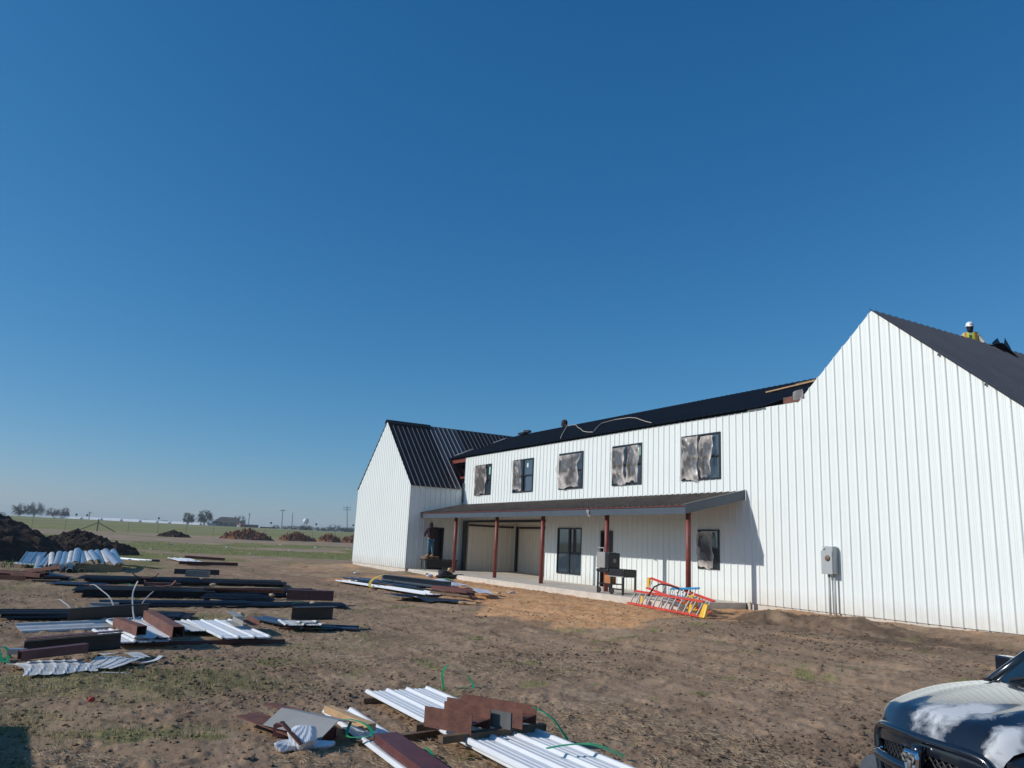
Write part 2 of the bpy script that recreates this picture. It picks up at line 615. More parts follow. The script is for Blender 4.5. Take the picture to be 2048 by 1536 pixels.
def build_ground():
    az = np.concatenate([np.arange(-180, -99, 3.0), np.arange(-99, -21, .115), np.arange(-21, 180.1, 3.0)])
    az = np.unique(np.round(az, 4))
    rad = [0.4]
    while rad[-1] < 2400:
        r = rad[-1]
        rad.append(r * (1.05 if r < 5.5 else 1.0062 if r < 40 else 1.012 if r < 180 else 1.05))
    rad = np.array(rad)
    A, Rr = np.meshgrid(np.radians(az), rad, indexing='ij')
    X, Y = np.sin(A) * Rr, np.cos(A) * Rr
    Z = ground_z(X, Y)
    na, nr = A.shape
    co = np.stack([X, Y, Z], -1).reshape(-1, 3)
    i, j = np.meshgrid(np.arange(na - 1), np.arange(nr - 1), indexing='ij')
    a = (i * nr + j).ravel()
    q = np.stack([a, a + 1, a + nr + 1, a + nr], -1)
    # orientation: az clockwise seen from above -> flip for upward normals
    q = q[:, ::1]
    me = bpy.data.meshes.new('ground')
    me.vertices.add(len(co))
    me.vertices.foreach_set('co', co.ravel())
    me.loops.add(q.size)
    me.loops.foreach_set('vertex_index', q.ravel().astype(np.int32))
    me.polygons.add(len(q))
    me.polygons.foreach_set('loop_start', np.arange(0, q.size, 4, dtype=np.int32))
    me.polygons.foreach_set('loop_total', np.full(len(q), 4, dtype=np.int32))
    me.polygons.foreach_set('use_smooth', np.ones(len(q), dtype=bool))
    me.update(calc_edges=True)
    x, y = X.ravel(), Y.ravel()
    r = np.hypot(x, y)
    n1 = fbm(x * .12, y * .12, 4) - .5
    n2 = fbm(x * .7 + 40, y * .7, 4, .6) - .5
    n3 = fbm(x * .035 + 9, y * .035, 3) - .5
    fill = sstn(.34, .62, sstn(9.6, 13.0, y + n1 * 4 + n2 * 2.6) * sstn(-37, -32, x + n1 * 6) * (1 - sstn(-17.2, -14.6, x + n2 * 5)) * (1 - sstn(19.0, 19.3, y)) + n2 * .25)
    fill = np.maximum(fill, .5 * sstn(.61, .70, fbm(x * .5 + 7, y * 1.4, 4, .6)) * sstn(9, 13, y) * (1 - sstn(-7, -4, x)))
    fill = np.maximum(fill, .45 * sstn(.56, .66, fbm(x * 1.1 + 2, y * 1.1, 4, .6)) * sstn(17.6, 18.6, y) * sstn(-13, -11, x))
    tanm = sstn(58, 84, r + n1 * 40 + n3 * 30)
    field = sstn(124, 134, r + n3 * 14)
    gr = sstn(.50, .66, fbm(x * .11 + 3, y * .11 + 8, 4, .55) + .13 * np.exp(-((r - 66) / 15) ** 2) - .30 * sstn(2, 9, y) * (r < 50)) * sstn(22, 40, r) * (1 - sstn(95, 125, r)) * .8
    gl = sstn(.52, .70, fbm(x * .5 + 30, y * .5, 4, .6) + .06 * (y < 3)) * (1 - sstn(2.0, 8, y - .0 * r)) * sstn(7, 14, r) * (1 - sstn(60, 80, r)) * .42
    sp = sstn(.66, .74, fbm(x * 1.2 + 60, y * 1.2 + 5, 4, .6)) * .55 * (r < 45) * (1 - fill)
    grass = np.clip(np.maximum(np.maximum(gr, gl), sp), 0, 1)
    dark = sstn(.60, .74, fbm(x * 2.6 + 80, y * 2.6, 4, .65)) * .55 * (r < 50) * (1 - fill * .8)
    dark = np.maximum(dark, sstn(.50, .62, fbm(x * .35 + 31, y * .35 + 7, 3, .6)) * .28 * (r < 50) * (1 - fill))  # ground darker under the clod patches, clod shadow put into the tone
    pm = sstn(14.6, 15.6, y) * (1 - sstn(17.8, 18.8, y)) * sstn(-18.5, -17, x) * (1 - sstn(-10, -8.5, x))
    dark = np.clip(dark + pm * (.40 + .55 * sstn(.45, .6, fbm(x * 2 + 1, y * 2, 4))), 0, 1)
    for nm, arr in (('fill', fill), ('tan', tanm), ('grass', grass), ('field', field), ('dark', dark)):
        at = me.attributes.new(nm, 'FLOAT', 'POINT')
        at.data.foreach_set('value', np.ascontiguousarray(arr, dtype=np.float32))
    me.materials.append(ground_material())
    o = bpy.data.objects.new('ground', me)
    COL.objects.link(o)
    o['kind'] = 'structure'
    return o


build_ground()


# clods of soil, straw and tufts: nobody could count them
def scatter_mesh(name, verts, faces_n, mat, label):
    me = bpy.data.meshes.new(name)
    me.vertices.add(len(verts))
    me.vertices.foreach_set('co', verts.ravel())
    nf = len(faces_n)
    k = faces_n.shape[1]
    me.loops.add(faces_n.size)
    me.loops.foreach_set('vertex_index', faces_n.ravel().astype(np.int32))
    me.polygons.add(nf)
    me.polygons.foreach_set('loop_start', np.arange(0, faces_n.size, k, dtype=np.int32))
    me.polygons.foreach_set('loop_total', np.full(nf, k, dtype=np.int32))
    me.update(calc_edges=True)
    me.materials.append(mat)
    o = bpy.data.objects.new(name, me)
    COL.objects.link(o)
    o['kind'] = 'stuff'
    if label:
        o['label'] = label
    return o


rng = np.random.RandomState(11)


def polar_points(n, r0, r1, a0=-97, a1=-24, power=1.0):
    a = np.radians(rng.uniform(a0, a1, n))
    r = r0 * (r1 / r0) ** (rng.rand(n) ** power)
    return np.sin(a) * r, np.cos(a) * r, r


OCT_V = np.array([(1, 0, 0), (-1, 0, 0), (0, 1, 0), (0, -1, 0), (0, 0, 1), (0, 0, -1), (.6, .6, .5), (-.6, .6, .5), (.6, -.6, .5), (-.6, -.6, .5)])
OCT_F = np.array([(0, 6, 4), (2, 6, 0), (2, 4, 6), (2, 7, 4), (1, 7, 2), (1, 4, 7), (1, 9, 4), (3, 9, 1), (3, 4, 9), (3, 8, 4), (0, 8, 3), (0, 4, 8), (0, 2, 5), (2, 1, 5), (1, 3, 5), (3, 0, 5)])
OCT_F = OCT_F[:, ::-1]


def clods(name, n, r0, r1, smin, smax, mat, label, mask=None, power=1.0, cluster=False):
    x, y, r = polar_points(n, r0, r1, power=power)
    keep = fbm(x * .5 + 3, y * .5, 3) + rng.rand(n) * .25 > .55
    if cluster:
        keep &= fbm(x * .35 + 31, y * .35 + 7, 3, .6) + (rng.rand(n) - .5) * .10 > .545
    keep &= ~((y > 19.0) & (x > -40))
    keep &= ~((y > 16.2) & (x > -39.5) & (x < -18))
    if mask is not None:
        keep &= mask(x, y)
    x, y = x[keep], y[keep]
    n = len(x)
    z = ground_z(x, y)
    s = smin * (smax / smin) ** (rng.rand(n) ** 2.2)
    j = 1 + (rng.rand(n, 10, 3) - .5) * .9
    an = rng.rand(n) * 6.283
    v = OCT_V[None] * j * s[:, None, None]
    v[..., 2] *= .7
    c, sn = np.cos(an)[:, None], np.sin(an)[:, None]
    vx = v[..., 0] * c - v[..., 1] * sn
    vy = v[..., 0] * sn + v[..., 1] * c
    V = np.stack([vx + x[:, None], vy + y[:, None], v[..., 2] + z[:, None] + s[:, None] * .15], -1).reshape(-1, 3)
    F = (OCT_F[None] + (np.arange(n) * 10)[:, None, None]).reshape(-1, 3)
    return scatter_mesh(name, V, F, mat, label)


M['clod'] = mk('dry_clod_soil', (.235, .16, .105), .95, var=.45, scale=.8, bump=.6, bscale=30, spec=.1)
M['darkclod'] = mk('shaded_dark_clods', (.16, .11, .077), .95, var=.4, scale=.8, bump=.6, bscale=30, spec=.1)  # darker than the dry clods: shadow among clods put into the colour
clods('churned_clods', 26000, 6.0, 36, .008, .042, M['darkclod'], 'churned clods lying in patches, their shadow put into a darker colour', mask=lambda x, y: ~((y > 11) & (x > -34) & (x < -15)), cluster=True)
M['orangeclod'] = mk('orange_fill_lumps', (.50, .29, .16), .95, var=.35, scale=1.2, bump=.5, bscale=30, spec=.1)
clods('soil_clods', 30000, 6.0, 34, .006, .034, M['clod'], 'dry brown clods strewn over the bare site soil', power=1.0)
clods('fill_rubble', 7000, 18, 36, .008, .035, M['orangeclod'], 'orange lumps of fill soil along the porch slab', mask=lambda x, y: (y > 11.5) & (x < -15) & (x > -36), power=1.0)


def blades(name, n, r0, r1, hmin, hmax, mat, label, mask, flat=False, wid=.004):
    x, y, r = polar_points(n, r0, r1)
    keep = mask(x, y)
    keep &= ~((y > 16.2) & (x > -50))
    x, y, r = x[keep], y[keep], r[keep]
    n = len(x)
    z = ground_z(x, y)
    h = hmin + (hmax - hmin) * rng.rand(n)
    an = rng.rand(n) * 6.283
    w_ = wid * np.clip(r / 14, .8, 5)
    lean = rng.rand(n) * (.9 if not flat else 1.0)
    dx, dy = np.cos(an), np.sin(an)
    px, py = -dy, dx
    if flat:
        tip = np.stack([x + dx * h, y + dy * h, z + .006 + .03 * rng.rand(n)], -1)
        b0 = np.stack([x + px * w_, y + py * w_, z + .008], -1)
        b1 = np.stack([x - px * w_, y - py * w_, z + .012], -1)
    else:
        tip = np.stack([x + dx * h * lean, y + dy * h * lean, z + h * (1 - .4 * lean)], -1)
        b0 = np.stack([x + px * w_, y + py * w_, z - .01], -1)
        b1 = np.stack([x - px * w_, y - py * w_, z - .01], -1)
    V = np.stack([b0, b1, tip], 1).reshape(-1, 3)
    F = np.arange(n * 3).reshape(-1, 3)
    return scatter_mesh(name, V, F, mat, label)


M['grassblade'] = mk('green_grass_blades', (.17, .20, .055), .7, var=.4, scale=.5)
M['brightgrass'] = mk('fresh_green_weeds', (.06, .19, .02), .6, var=.3, scale=1)
M['straw'] = mk('dry_straw', (.42, .33, .21), .8, var=.3, scale=.7)


def grass_mask(x, y):
    r = np.hypot(x, y)
    g1 = fbm(x * .11 + 3, y * .11 + 8, 4, .55) + .13 * np.exp(-((r - 66) / 15) ** 2) - .30 * sstn(2, 9, y) * (r < 50)
    g2 = fbm(x * .5 + 30, y * .5, 4, .6) + .06 * (y < 3)
    g3 = fbm(x * 1.2 + 60, y * 1.2 + 5, 4, .6)
    return ((g1 > .60) & (r > 26)) | ((g2 > .655) & (y < 4.0)) | ((g3 > .715) & (y < 13))


blades('grass', 230000, 6.5, 95, .03, .10, M['grassblade'], 'sparse green grass growing in patches on the site', grass_mask)
blades('straw_litter', 110000, 6.5, 60, .05, .16, M['straw'], 'dry straw lying over the bare soil', lambda x, y: fbm(x * .6 + 9, y * .6, 3) > .52, flat=True, wid=.0022)
blades('weeds', 9000, 30, 50, .12, .38, M['brightgrass'], 'bright green weeds at the foot of the dark soil pile', lambda x, y: ((x + 39.3) / 2.2) ** 2 + ((y + 1.2) / 1.7) ** 2 < 1 - rng.rand(len(x)) * .5, wid=.01)


# ------------------------------------------------------------------ ribbed sheets
PW = .9144


def rib_profile(hr=.032, minor=True):
    P = []
    for j in range(3):
        b = j * .3048
        P += [(b - .035, 0), (b - .010, hr), (b + .010, hr), (b + .035, 0)]
        if minor:
            P += [(b + .112, 0), (b + .122, .0045), (b + .134, .0045), (b + .144, 0), (b + .164, 0), (b + .174, .0045), (b + .186, .0045), (b + .196, 0)]
    P.append((PW - .02, -.0015))
    return P


def panels(parent, name, O, e1, e2, nrm, s0, s1, t0, t1, mat, openings=(), kinks=(), hr=.032, minor=True, off=None, jitter=0.0, alt=None):
    """ribbed 36-inch sheets side by side: each sheet an object, cut to t0(s)..t1(s) and round openings (sa, sb, ta, tb)"""
    O, e1, e2, nrm = Vector(O), Vector(e1), Vector(e2), Vector(nrm)
    off = parent.location if off is None else off
    prof = rib_profile(hr, minor)
    cuts = sorted({c for o_ in openings for c in o_[:2]} | set(kinks) | {s0, s1})
    out = []
    for k in range(math.floor(s0 / PW) - 1, math.ceil(s1 / PW) + 1):
        pts = [(k * PW + a, h) for a, h in prof]
        allp = list(pts)
        for c in cuts:
            for (a, ha), (b, hb) in zip(pts, pts[1:]):
                if a < c < b:
                    allp.append((c, ha + (hb - ha) * (c - a) / (b - a)))
        allp = sorted(q for q in allp if s0 - 1e-6 <= q[0] <= s1 + 1e-6)
        if len(allp) < 2:
            continue
        dj = random.uniform(-jitter, jitter)
        quads = []                                       # (strip, low, high, corners)
        for i_, ((a, ha), (b, hb)) in enumerate(zip(allp, allp[1:])):
            if b - a < 1e-4:
                continue
            mid = (a + b) / 2
            lo = (t0(a), t0(b))
            hi = (t1(a) + dj, t1(b) + dj)
            segs, cur = [], lo
            for o_ in sorted((o_ for o_ in openings if o_[0] < mid < o_[1]), key=lambda q: q[2]):
                segs.append((cur, (o_[2], o_[2])))
                cur = (o_[3], o_[3])
            segs.append((cur, hi))
            for c0, c1 in segs:
                if c1[0] - c0[0] < 1e-3 and c1[1] - c0[1] < 1e-3:
                    continue
                A = O + e1 * a + nrm * ha
                B = O + e1 * b + nrm * hb
                quads.append((i_, min(c0), max(c1), [A + e2 * c0[0], B + e2 * c0[1], B + e2 * max(c1[1], c0[1]), A + e2 * max(c1[0], c0[0])]))
        # a sheet cut right through by an opening is two pieces
        lab = list(range(len(quads)))
        for x_ in range(len(quads)):
            for y_ in range(x_):
                p_, q_ = quads[x_], quads[y_]
                if abs(p_[0] - q_[0]) <= 1 and p_[0] != q_[0] and min(p_[2], q_[2]) - max(p_[1], q_[1]) > .01:
                    a_, b_ = lab[x_], lab[y_]
                    if a_ != b_:
                        lab = [b_ if z_ == a_ else z_ for z_ in lab]
        for g_ in sorted(set(lab)):
            mb = MB()
            for z_, q_ in zip(lab, quads):
                if z_ == g_:
                    mb.add(q_[3], [(0, 1, 2, 3)])
            out.append(mb.build(name, mat if alt is None else alt(k, mat), parent, off=off))
    return out


# ------------------------------------------------------------------ the building
D = 19.3554
ZS = .63                                   # slab top = siding foot
bld = thing('metal_building', 'long white ribbed metal building with black roofs, two gabled wings and an open porch', 'building', (-28, 19.36, ZS))
BO = bld.location


def bpart(name, mb, mat, parent=None, smooth=False, bevel=0.0):
    return mb.build(name, mat, parent or bld, smooth, off=BO, bevel=bevel)


XR, ZR, SR = -13.45, 9.17, .866            # ridge of the near wing
XL, DG, ZEL, XRL, ZRL = -39.22, 16.1325, 5.086, -43.55, 9.01
XLL = -47.88
ZW = 6.82                                  # wall top of the long front
SL = (ZRL - ZEL) / (XL - XRL)
WINS = [(-21.3813, -19.4464), (-25.5403, -23.6302), (-29.5339, -27.6515), (-33.7195, -31.7987), (-37.8891, -36.0573)]
WT, WB = 6.277, 4.6485
LOW = [(-29.46, -27.59, .98, 2.95), (-26.23, -25.42, ZS, 2.85), (-20.55, -19.54, 1.60, 2.93), (-38.61, -30.55, ZS, 3.30)]
X0f = -39.1607
ops = [(a - X0f, b - X0f, WB, WT) for a, b in WINS] + [(a - X0f, b - X0f, c, d) for a, b, c, d in LOW]
ops = [(a, b, c - ZS, d - ZS) for a, b, c, d in ops]
XE = -8.95                                 # right end of near wing


def front_top(s):
    X = X0f + s
    if X < -18.2:
        return ZW - ZS
    if X < XR - (ZR - ZW - .05) / SR:
        return ZW + .05 - ZS
    if X < XR:
        # the rake is still untrimmed: sheets step a little
        return ZR - SR * (XR - X) - ZS + .02 * (((X - XR) / PW) % 1.0)
    return ZR - SR * (X - XR) - ZS


kinks = [-18.2 - X0f, XR - X0f, XR - (ZR - ZW - .05) / SR - X0f]
panels(bld, 'wall_panel', (X0f, D, ZS), (1, 0, 0), (0, 0, 1), (0, -1, 0), 0.0, XE - X0f, lambda s: 0.0, front_top, M['siding'], ops, kinks)


def left_top(s):
    X = XLL + s
    return (ZRL - SL * abs(X - XRL)) - ZS - .02


panels(bld, 'wall_panel', (XLL, DG, ZS), (1, 0, 0), (0, 0, 1), (0, -1, 0), 0.0, XL - XLL, lambda s: 0.0, left_top, M['siding'], (), (XRL - XLL,))
# side of the far wing, facing the porch
SDOOR = (17.36, 18.26, ZS, 2.85)
panels(bld, 'wall_panel', (XL, DG, ZS), (0, 1, 0), (0, 0, 1), (1, 0, 0), 0.0, D - DG - .03, lambda s: 0.0, lambda s: ZEL - ZS - .01, M['siding'], [(SDOOR[0] - DG, SDOOR[1] - DG, 0, SDOOR[3] - ZS)])
# alcove walls
YB = 22.6
AX0, AX1 = -38.61, -30.55
panels(bld, 'alcove_panel', (AX0, D + .04, ZS), (0, 1, 0), (0, 0, 1), (1, 0, 0), 0.0, YB - D - .04, lambda s: 0.0, lambda s: 3.5 - ZS, M['siding_in'])
panels(bld, 'alcove_panel', (AX0, YB, ZS), (1, 0, 0), (0, 0, 1), (0, -1, 0), 0.0, AX1 - AX0, lambda s: 0.0, lambda s: 3.5 - ZS, M['siding_in'])
panels(bld, 'alcove_panel', (AX1, YB, ZS), (0, -1, 0), (0, 0, 1), (-1, 0, 0), 0.0, YB - D - .04, lambda s: 0.0, lambda s: 3.5 - ZS, M['siding_in'])
mb = MB().b6(AX0, AX1, D + .04, YB, 3.5, 3.54)
bpart('alcove_ceiling', mb, M['siding_in'])
mb = MB()
mb.b6(AX0 - .42, AX0 + .02, D - .06, D + .10, ZS + .002, 3.30)       # dark jamb at the left of the alcove
bpart('door_jamb', mb, M['bronze'])
bpart('corner_trim', MB().b6(AX0 + .035, AX0 + .16, YB - .16, YB - .035, ZS + .002, 3.12), M['bronze'])
bpart('header_trim', MB().b6(AX0 + .02, AX1, D - .045, D + .06, 3.20, 3.31), M['bronze'])
bpart('ceiling_trim', MB().b6(AX0 + .31, AX1 - .035, YB - .10, YB - .036, 3.02, 3.12), M['bronze'])
bpart('ceiling_trim', MB().b6(AX0 + .036, AX0 + .10, D + .11, YB - .31, 3.02, 3.12), M['bronze'])

# windows
def window(x0, x1, z0, z1, units=2, sash=True, y=D):
    fr = bpart('window', MB(), M['bronze']) if False else None
    f = MB()
    t = .055
    f.b6(x0, x0 + t, y - .05, y + .09, z0, z1).b6(x1 - t, x1, y - .05, y + .09, z0, z1)
    f.b6(x0 + t, x1 - t, y - .05, y + .09, z0, z0 + t).b6(x0 + t, x1 - t, y - .05, y + .09, z1 - t, z1)
    fr = bpart('window', f, M['bronze'])
    uw = (x1 - x0 - 2 * t) / units
    for i in range(1, units):
        xm = x0 + t + uw * i
        bpart('mullion', MB().b6(xm - .06, xm + .06, y - .045, y + .08, z0 + t, z1 - t), M['bronze'], fr)
    for i in range(units):
        a, b = x0 + t + uw * i + (.06 if i else 0), x0 + t + uw * (i + 1) - (.06 if i < units - 1 else 0)
        zm = (z0 + z1) / 2
        if sash:
            bpart('meeting_rail', MB().b6(a, b, y - .03, y + .05, zm - .035, zm + .035), M['bronze'], fr)
            bpart('pane', MB().b6(a, b, y + .0, y + .012, zm + .035, z1 - t), M['glass'], fr)
            bpart('pane', MB().b6(a, b, y + .03, y + .042, z0 + t, zm - .035), M['glass'], fr)
        else:
            bpart('meeting_rail', MB().b6(a, b, y - .0, y + .05, zm - .10, zm - .06), M['bronze'], fr)
            bpart('pane', MB().b6(a, b, y + .0, y + .012, zm - .06, z1 - t), M['glass'], fr)
            bpart('pane', MB().b6(a, b, y + .0, y + .012, z0 + t, zm - .10), M['glass'], fr)
    return fr


for a, b in WINS:
    window(a, b, WB, WT)
window(LOW[0][0], LOW[0][1], LOW[0][2], LOW[0][3], 2, False)
window(LOW[2][0], LOW[2][1], LOW[2][2], LOW[2][3], 1)
sticker = mk('pale_green_sticker', (.38, .66, .56), .6, var=.05)
bpart('sticker', MB().b6(-23.93, -23.74, D - .012, D - .004, 5.78, 6.13), sticker)
bpart('sticker', MB().b6(-36.32, -36.16, D - .012, D - .004, 5.72, 6.12), sticker)
bpart('sticker', MB().b6(-32.42, -32.28, D - .012, D - .004, 5.85, 6.05), mk('white_sticker', (.7, .72, .7), .6, var=.03))
# doors
d_ = bpart('door', MB().b6(-26.16, -25.49, D + .06, D + .10, ZS + .01, 2.79), M['black'])
bpart('door_frame', MB().b6(-26.23, -26.16, D - .05, D + .12, ZS + .002, 2.85).b6(-25.49, -25.42, D - .05, D + .12, ZS + .002, 2.85).b6(-26.16, -25.49, D - .05, D + .12, 2.79, 2.85), M['bronze'], d_)
bpart('handle', MB().b6(-25.60, -25.55, D + .02, D + .06, 1.60, 1.72), M['chrome'], d_)
d_ = bpart('door', MB().b6(XL - .32, XL - .28, SDOOR[0] + .06, SDOOR[1] - .06, ZS + .01, 2.79), M['black'])
bpart('door_frame', MB().b6(XL - .12, XL + .05, SDOOR[0], SDOOR[0] + .06, ZS, 2.85).b6(XL - .12, XL + .05, SDOOR[1] - .06, SDOOR[1], ZS, 2.85).b6(XL - .12, XL + .05, SDOOR[0] + .06, SDOOR[1] - .06, 2.79, 2.85), M['bronze'], d_)

# slab and footings
bpart('concrete_slab', MB().b6(-38.9, -18.4, 16.2, D + .0, -.3, ZS - .002), M['concrete'])
bpart('alcove_floor', MB().b6(AX0, AX1, D + .002, YB, .1, ZS - .004), M['concrete'])
bpart('foundation', MB().b6(XLL + .02, XL - .02, DG + .03, 30, -.3, ZS - .003), M['concrete'])
bpart('foundation', MB().b6(-18.39, XE, D + .03, 32, -.3, ZS - .005), M['concrete'])
# plain backs of the shell, out of view
sh = MB()
sh.b6(XLL, XLL + .03, DG + .02, 31, ZS, ZEL - .06).b6(XLL + .03, XL, 30.97, 31, ZS, ZEL)
sh.b6(XE - .03, XE, D + .02, 33, ZS, ZR - SR * (XE - XR) - .06).b6(-39, XE - .04, 32.97, 33, ZS, 5.0)
bpart('back_wall', sh, M['siding'])
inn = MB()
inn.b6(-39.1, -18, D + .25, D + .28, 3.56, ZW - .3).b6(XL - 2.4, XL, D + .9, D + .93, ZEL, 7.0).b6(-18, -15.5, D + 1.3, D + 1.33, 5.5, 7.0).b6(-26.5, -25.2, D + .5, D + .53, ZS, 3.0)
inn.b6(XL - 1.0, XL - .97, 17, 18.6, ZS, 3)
bpart('dark_backing', inn, M['darkin'])  # dark sheets behind the openings: interior shade put into their colour

# ---- roofs
YRM, ZE, SM = 25.25, 6.88, .375            # main ridge
nm = Vector((0, -SM, 1)).normalized()
e2m = Vector((0, 1, SM)).normalized()
ly = 1 / e2m.y


def main_lo(s):
    X = -43.5 + s
    if X > -41.2:
        return 0.0
    zw = ZEL + SL * (XL - X) + .03
    return max(0, ((zw - ZE) / SM) * ly)


xs_cut = -17.45
panels(bld, 'roof_panel', (-43.5, 19.2, ZE), (1, 0, 0), e2m, nm, 0.0, xs_cut + 43.5, main_lo, lambda s: (YRM - 19.2) * ly, M['roof'], (), (-41.2 + 43.5,), minor=False, jitter=.0)
# near-wing end of the main slope runs up to the unfinished valley


def val_lo(s):
    return (21.5 - 19.2) * ly


panels(bld, 'roof_panel', (-17.45, 19.2, ZE + .02), (1, 0, 0), e2m, nm, 0.0, 3.9, lambda s: max((21.5 - 19.2) * ly, 0) + 0.35 * s, lambda s: (YRM - 19.2) * ly, M['roof'], (), minor=False)
bpart('roof_sheeting', MB().add([(-44, YRM, ZE + SM * (YRM - 19.2)), (-13, YRM, ZE + SM * (YRM - 19.2)), (-13, 31.5, 6.8), (-44, 31.5, 6.8)], [(0, 1, 2, 3)]), M['roof'])
# far wing
nl = Vector((SL, 0, 1)).normalized()
e2l = Vector((-1, 0, SL)).normalized()
XEV = XL + .12
zev = ZEL - SL * .12 + .04
lw = 1 / abs(e2l.x)


def wing_lo(s):
    Y = DG - .06 + s
    if Y < 19.34:
        return 0.0
    zm = ZE + SM * (max(Y, 19.34) - 19.2)
    return ((zm - zev) / SL) * lw


def grey_some(k, mat):
    return M['roof_grey'] if k in (3, 4) else mat


panels(bld, 'wing_roof_panel', (XEV, DG - .06, zev), (0, 1, 0), e2l, nl, 0.0, 14.5, wing_lo, lambda s: (XEV - XRL) * lw, M['roof'], (), (19.34 - DG + .06, 19.36 - DG + .06), minor=False, alt=grey_some)
bpart('roof_sheeting', MB().add([(XRL, DG - .04, ZRL + .035), (XRL, 31, ZRL + .035), (XLL - .1, 31, ZEL), (XLL - .1, DG - .04, ZEL)], [(0, 1, 2, 3)]), M['roof'])
bpart('ridge_cap', MB().prism([(-.24, -.16), (0, .03), (.24, -.16), (.24, -.14), (0, .06), (-.24, -.14)], (XRL, DG - .10, ZRL + .06), (XRL, 18.9, ZRL + .06)), M['roof'])
# near wing
nr_ = Vector((SR, 0, 1)).normalized()
e2r = Vector((1, 0, -SR)).normalized()
panels(bld, 'wing_roof_panel', (XR, D - .10, ZR + .02), (0, 1, 0), e2r, nr_, 0.0, 14.4, lambda s: -.02, lambda s: (XE + .2 - XR) / e2r.x, M['roof_grey'], minor=False)
bpart('roof_sheeting', MB().add([(XR, D + .03, ZR + .01), (XR, 33, ZR + .01), (XR - 5, 33, ZR - SR * 5), (XR - 2.7, D + .03, ZR - SR * 2.7)], [(0, 3, 2, 1)]), M['roof'])
# little tie clips under the near rake
for X in (-11.55, -10.42):
    bpart('rake_clip', MB().b6(X - .02, X + .02, D - .06, D - .035, ZR - SR * (X - XR) - .06, ZR - SR * (X - XR) + .0), M['bronze'])

# red steel showing where cladding is missing
st = MB()
bpart('steel_purlin', MB().bar((XL + .02, 19.42, 6.72), (XL - 2.15, 19.42, 6.72), .08, .24), M['red'])
bpart('steel_purlin', MB().bar((XL + .02, 19.44, 5.72), (XL - .7, 19.44, 5.72), .08, .10), M['red'])
bpart('steel_rafter', MB().bar((XL - .02, 19.50, ZEL - .1), (XL - 2.1, 19.50, ZEL + SL * 2.1 - .12), .10, .12), M['red'])
bpart('steel_rafter', MB().bar((XL - .12, 19.9, ZEL - .1), (XL - 2.1, 19.9, ZEL + SL * 2.0 - .12), .10, .10), M['red'])
bpart('steel_purlin', MB().bar((-17.0, 19.75, 7.02), (-15.9, 19.75, 7.02), .10, .30), M['rust'])
bpart('steel_purlin', MB().bar((-17.45, 20.6, 7.12), (-15.4, 20.6, 7.12), .08, .14), M['red'])

# porch
YF, ZF = 16.87, 3.57
ZJ = 4.16
SP = (ZJ - ZF) / (D - YF)
npn = Vector((0, -SP, 1)).normalized()
e2p = Vector((0, 1, SP)).normalized()
PX0, PX1 = XL + .04, -18.47
pr = bpart('porch_roof', MB().add([(PX0, YF + .02, ZF - .06), (PX1 - .05, YF + .02, ZF - .06), (PX1 - .05, D - .04, ZJ - .06), (PX0, D - .04, ZJ - .06)], [(0, 3, 2, 1)]), M['greygalv'])
panels(pr, 'roof_panel', (PX0, YF - .06, ZF), (1, 0, 0), e2p, npn, 0.0, PX1 - PX0, lambda s: 0.0, lambda s: (D - YF + .02) / e2p.y, M['roof_porch'], off=BO, minor=False, hr=.042)
bpart('fascia_board', MB().b6(PX0, PX1, YF - .03, YF + .0, ZF - .27, ZF - .035), M['fascia'], pr)
bpart('eave_strut', MB().b6(PX0, PX1, YF - .07, YF - .032, ZF - .034, ZF - .014), M['red'], pr)
k = PX1
bpart('rake_trim', MB().add([(k, YF - .05, ZF - .27), (k + .12, D - .04, ZJ - .26), (k + .12, D - .04, ZJ + .05), (k, YF - .05, ZF + .02),
                             (k + .03, YF - .05, ZF - .27), (k + .15, D - .04, ZJ - .26), (k + .15, D - .04, ZJ + .05), (k + .03, YF - .05, ZF + .02)],
                            [(0, 3, 2, 1), (4, 5, 6, 7), (0, 4, 7, 3), (1, 2, 6, 5), (3, 7, 6, 2), (0, 1, 5, 4)]), M['fascia'], pr)
bpart('rake_edge', MB().bar((k + .02, YF - .06, ZF + .035), (k + .14, D - .04, ZJ + .064), .06, .012), M['greytrim'], pr)
for X in (-37.3, -33.2, -29.2, -25.0, -20.9):
    bpart('porch_rafter', MB().bar((X, YF + .04, ZF - .14), (X, D - .05, ZJ - .15), .06, .14), M['red'], pr)
for X in (-35.55, -31.28, -27.35, -22.98, -18.72):
    bpart('porch_post', MB().tube([(X, 17.2, ZS), (X, 17.2, ZF - .02)], .085, 12), M['red'], smooth=True)
bpart('hanging_flap', MB().grid(lambda u, v: (-23.75 + .16 * u + .05 * v, YF - .05 - .02 * math.sin(5 * v), ZF - .05 - .24 * v - .04 * u), 3, 4), M['felt'], pr)
bpart('down_trim', MB().b6(-18.26, -18.19, D - .05, D - .034, .35, ZS + .05), M['concrete'])
# inner corner trim of far wing
bpart('corner_trim', MB().b6(XL + .035, XL + .085, D - .13, D - .045, 4.3, ZEL + .3), M['fascia'])
bpart('corner_trim', MB().b6(XLL - .06, XLL - .004, DG - .02, DG + .2, ZS, ZEL), M['bronze'])

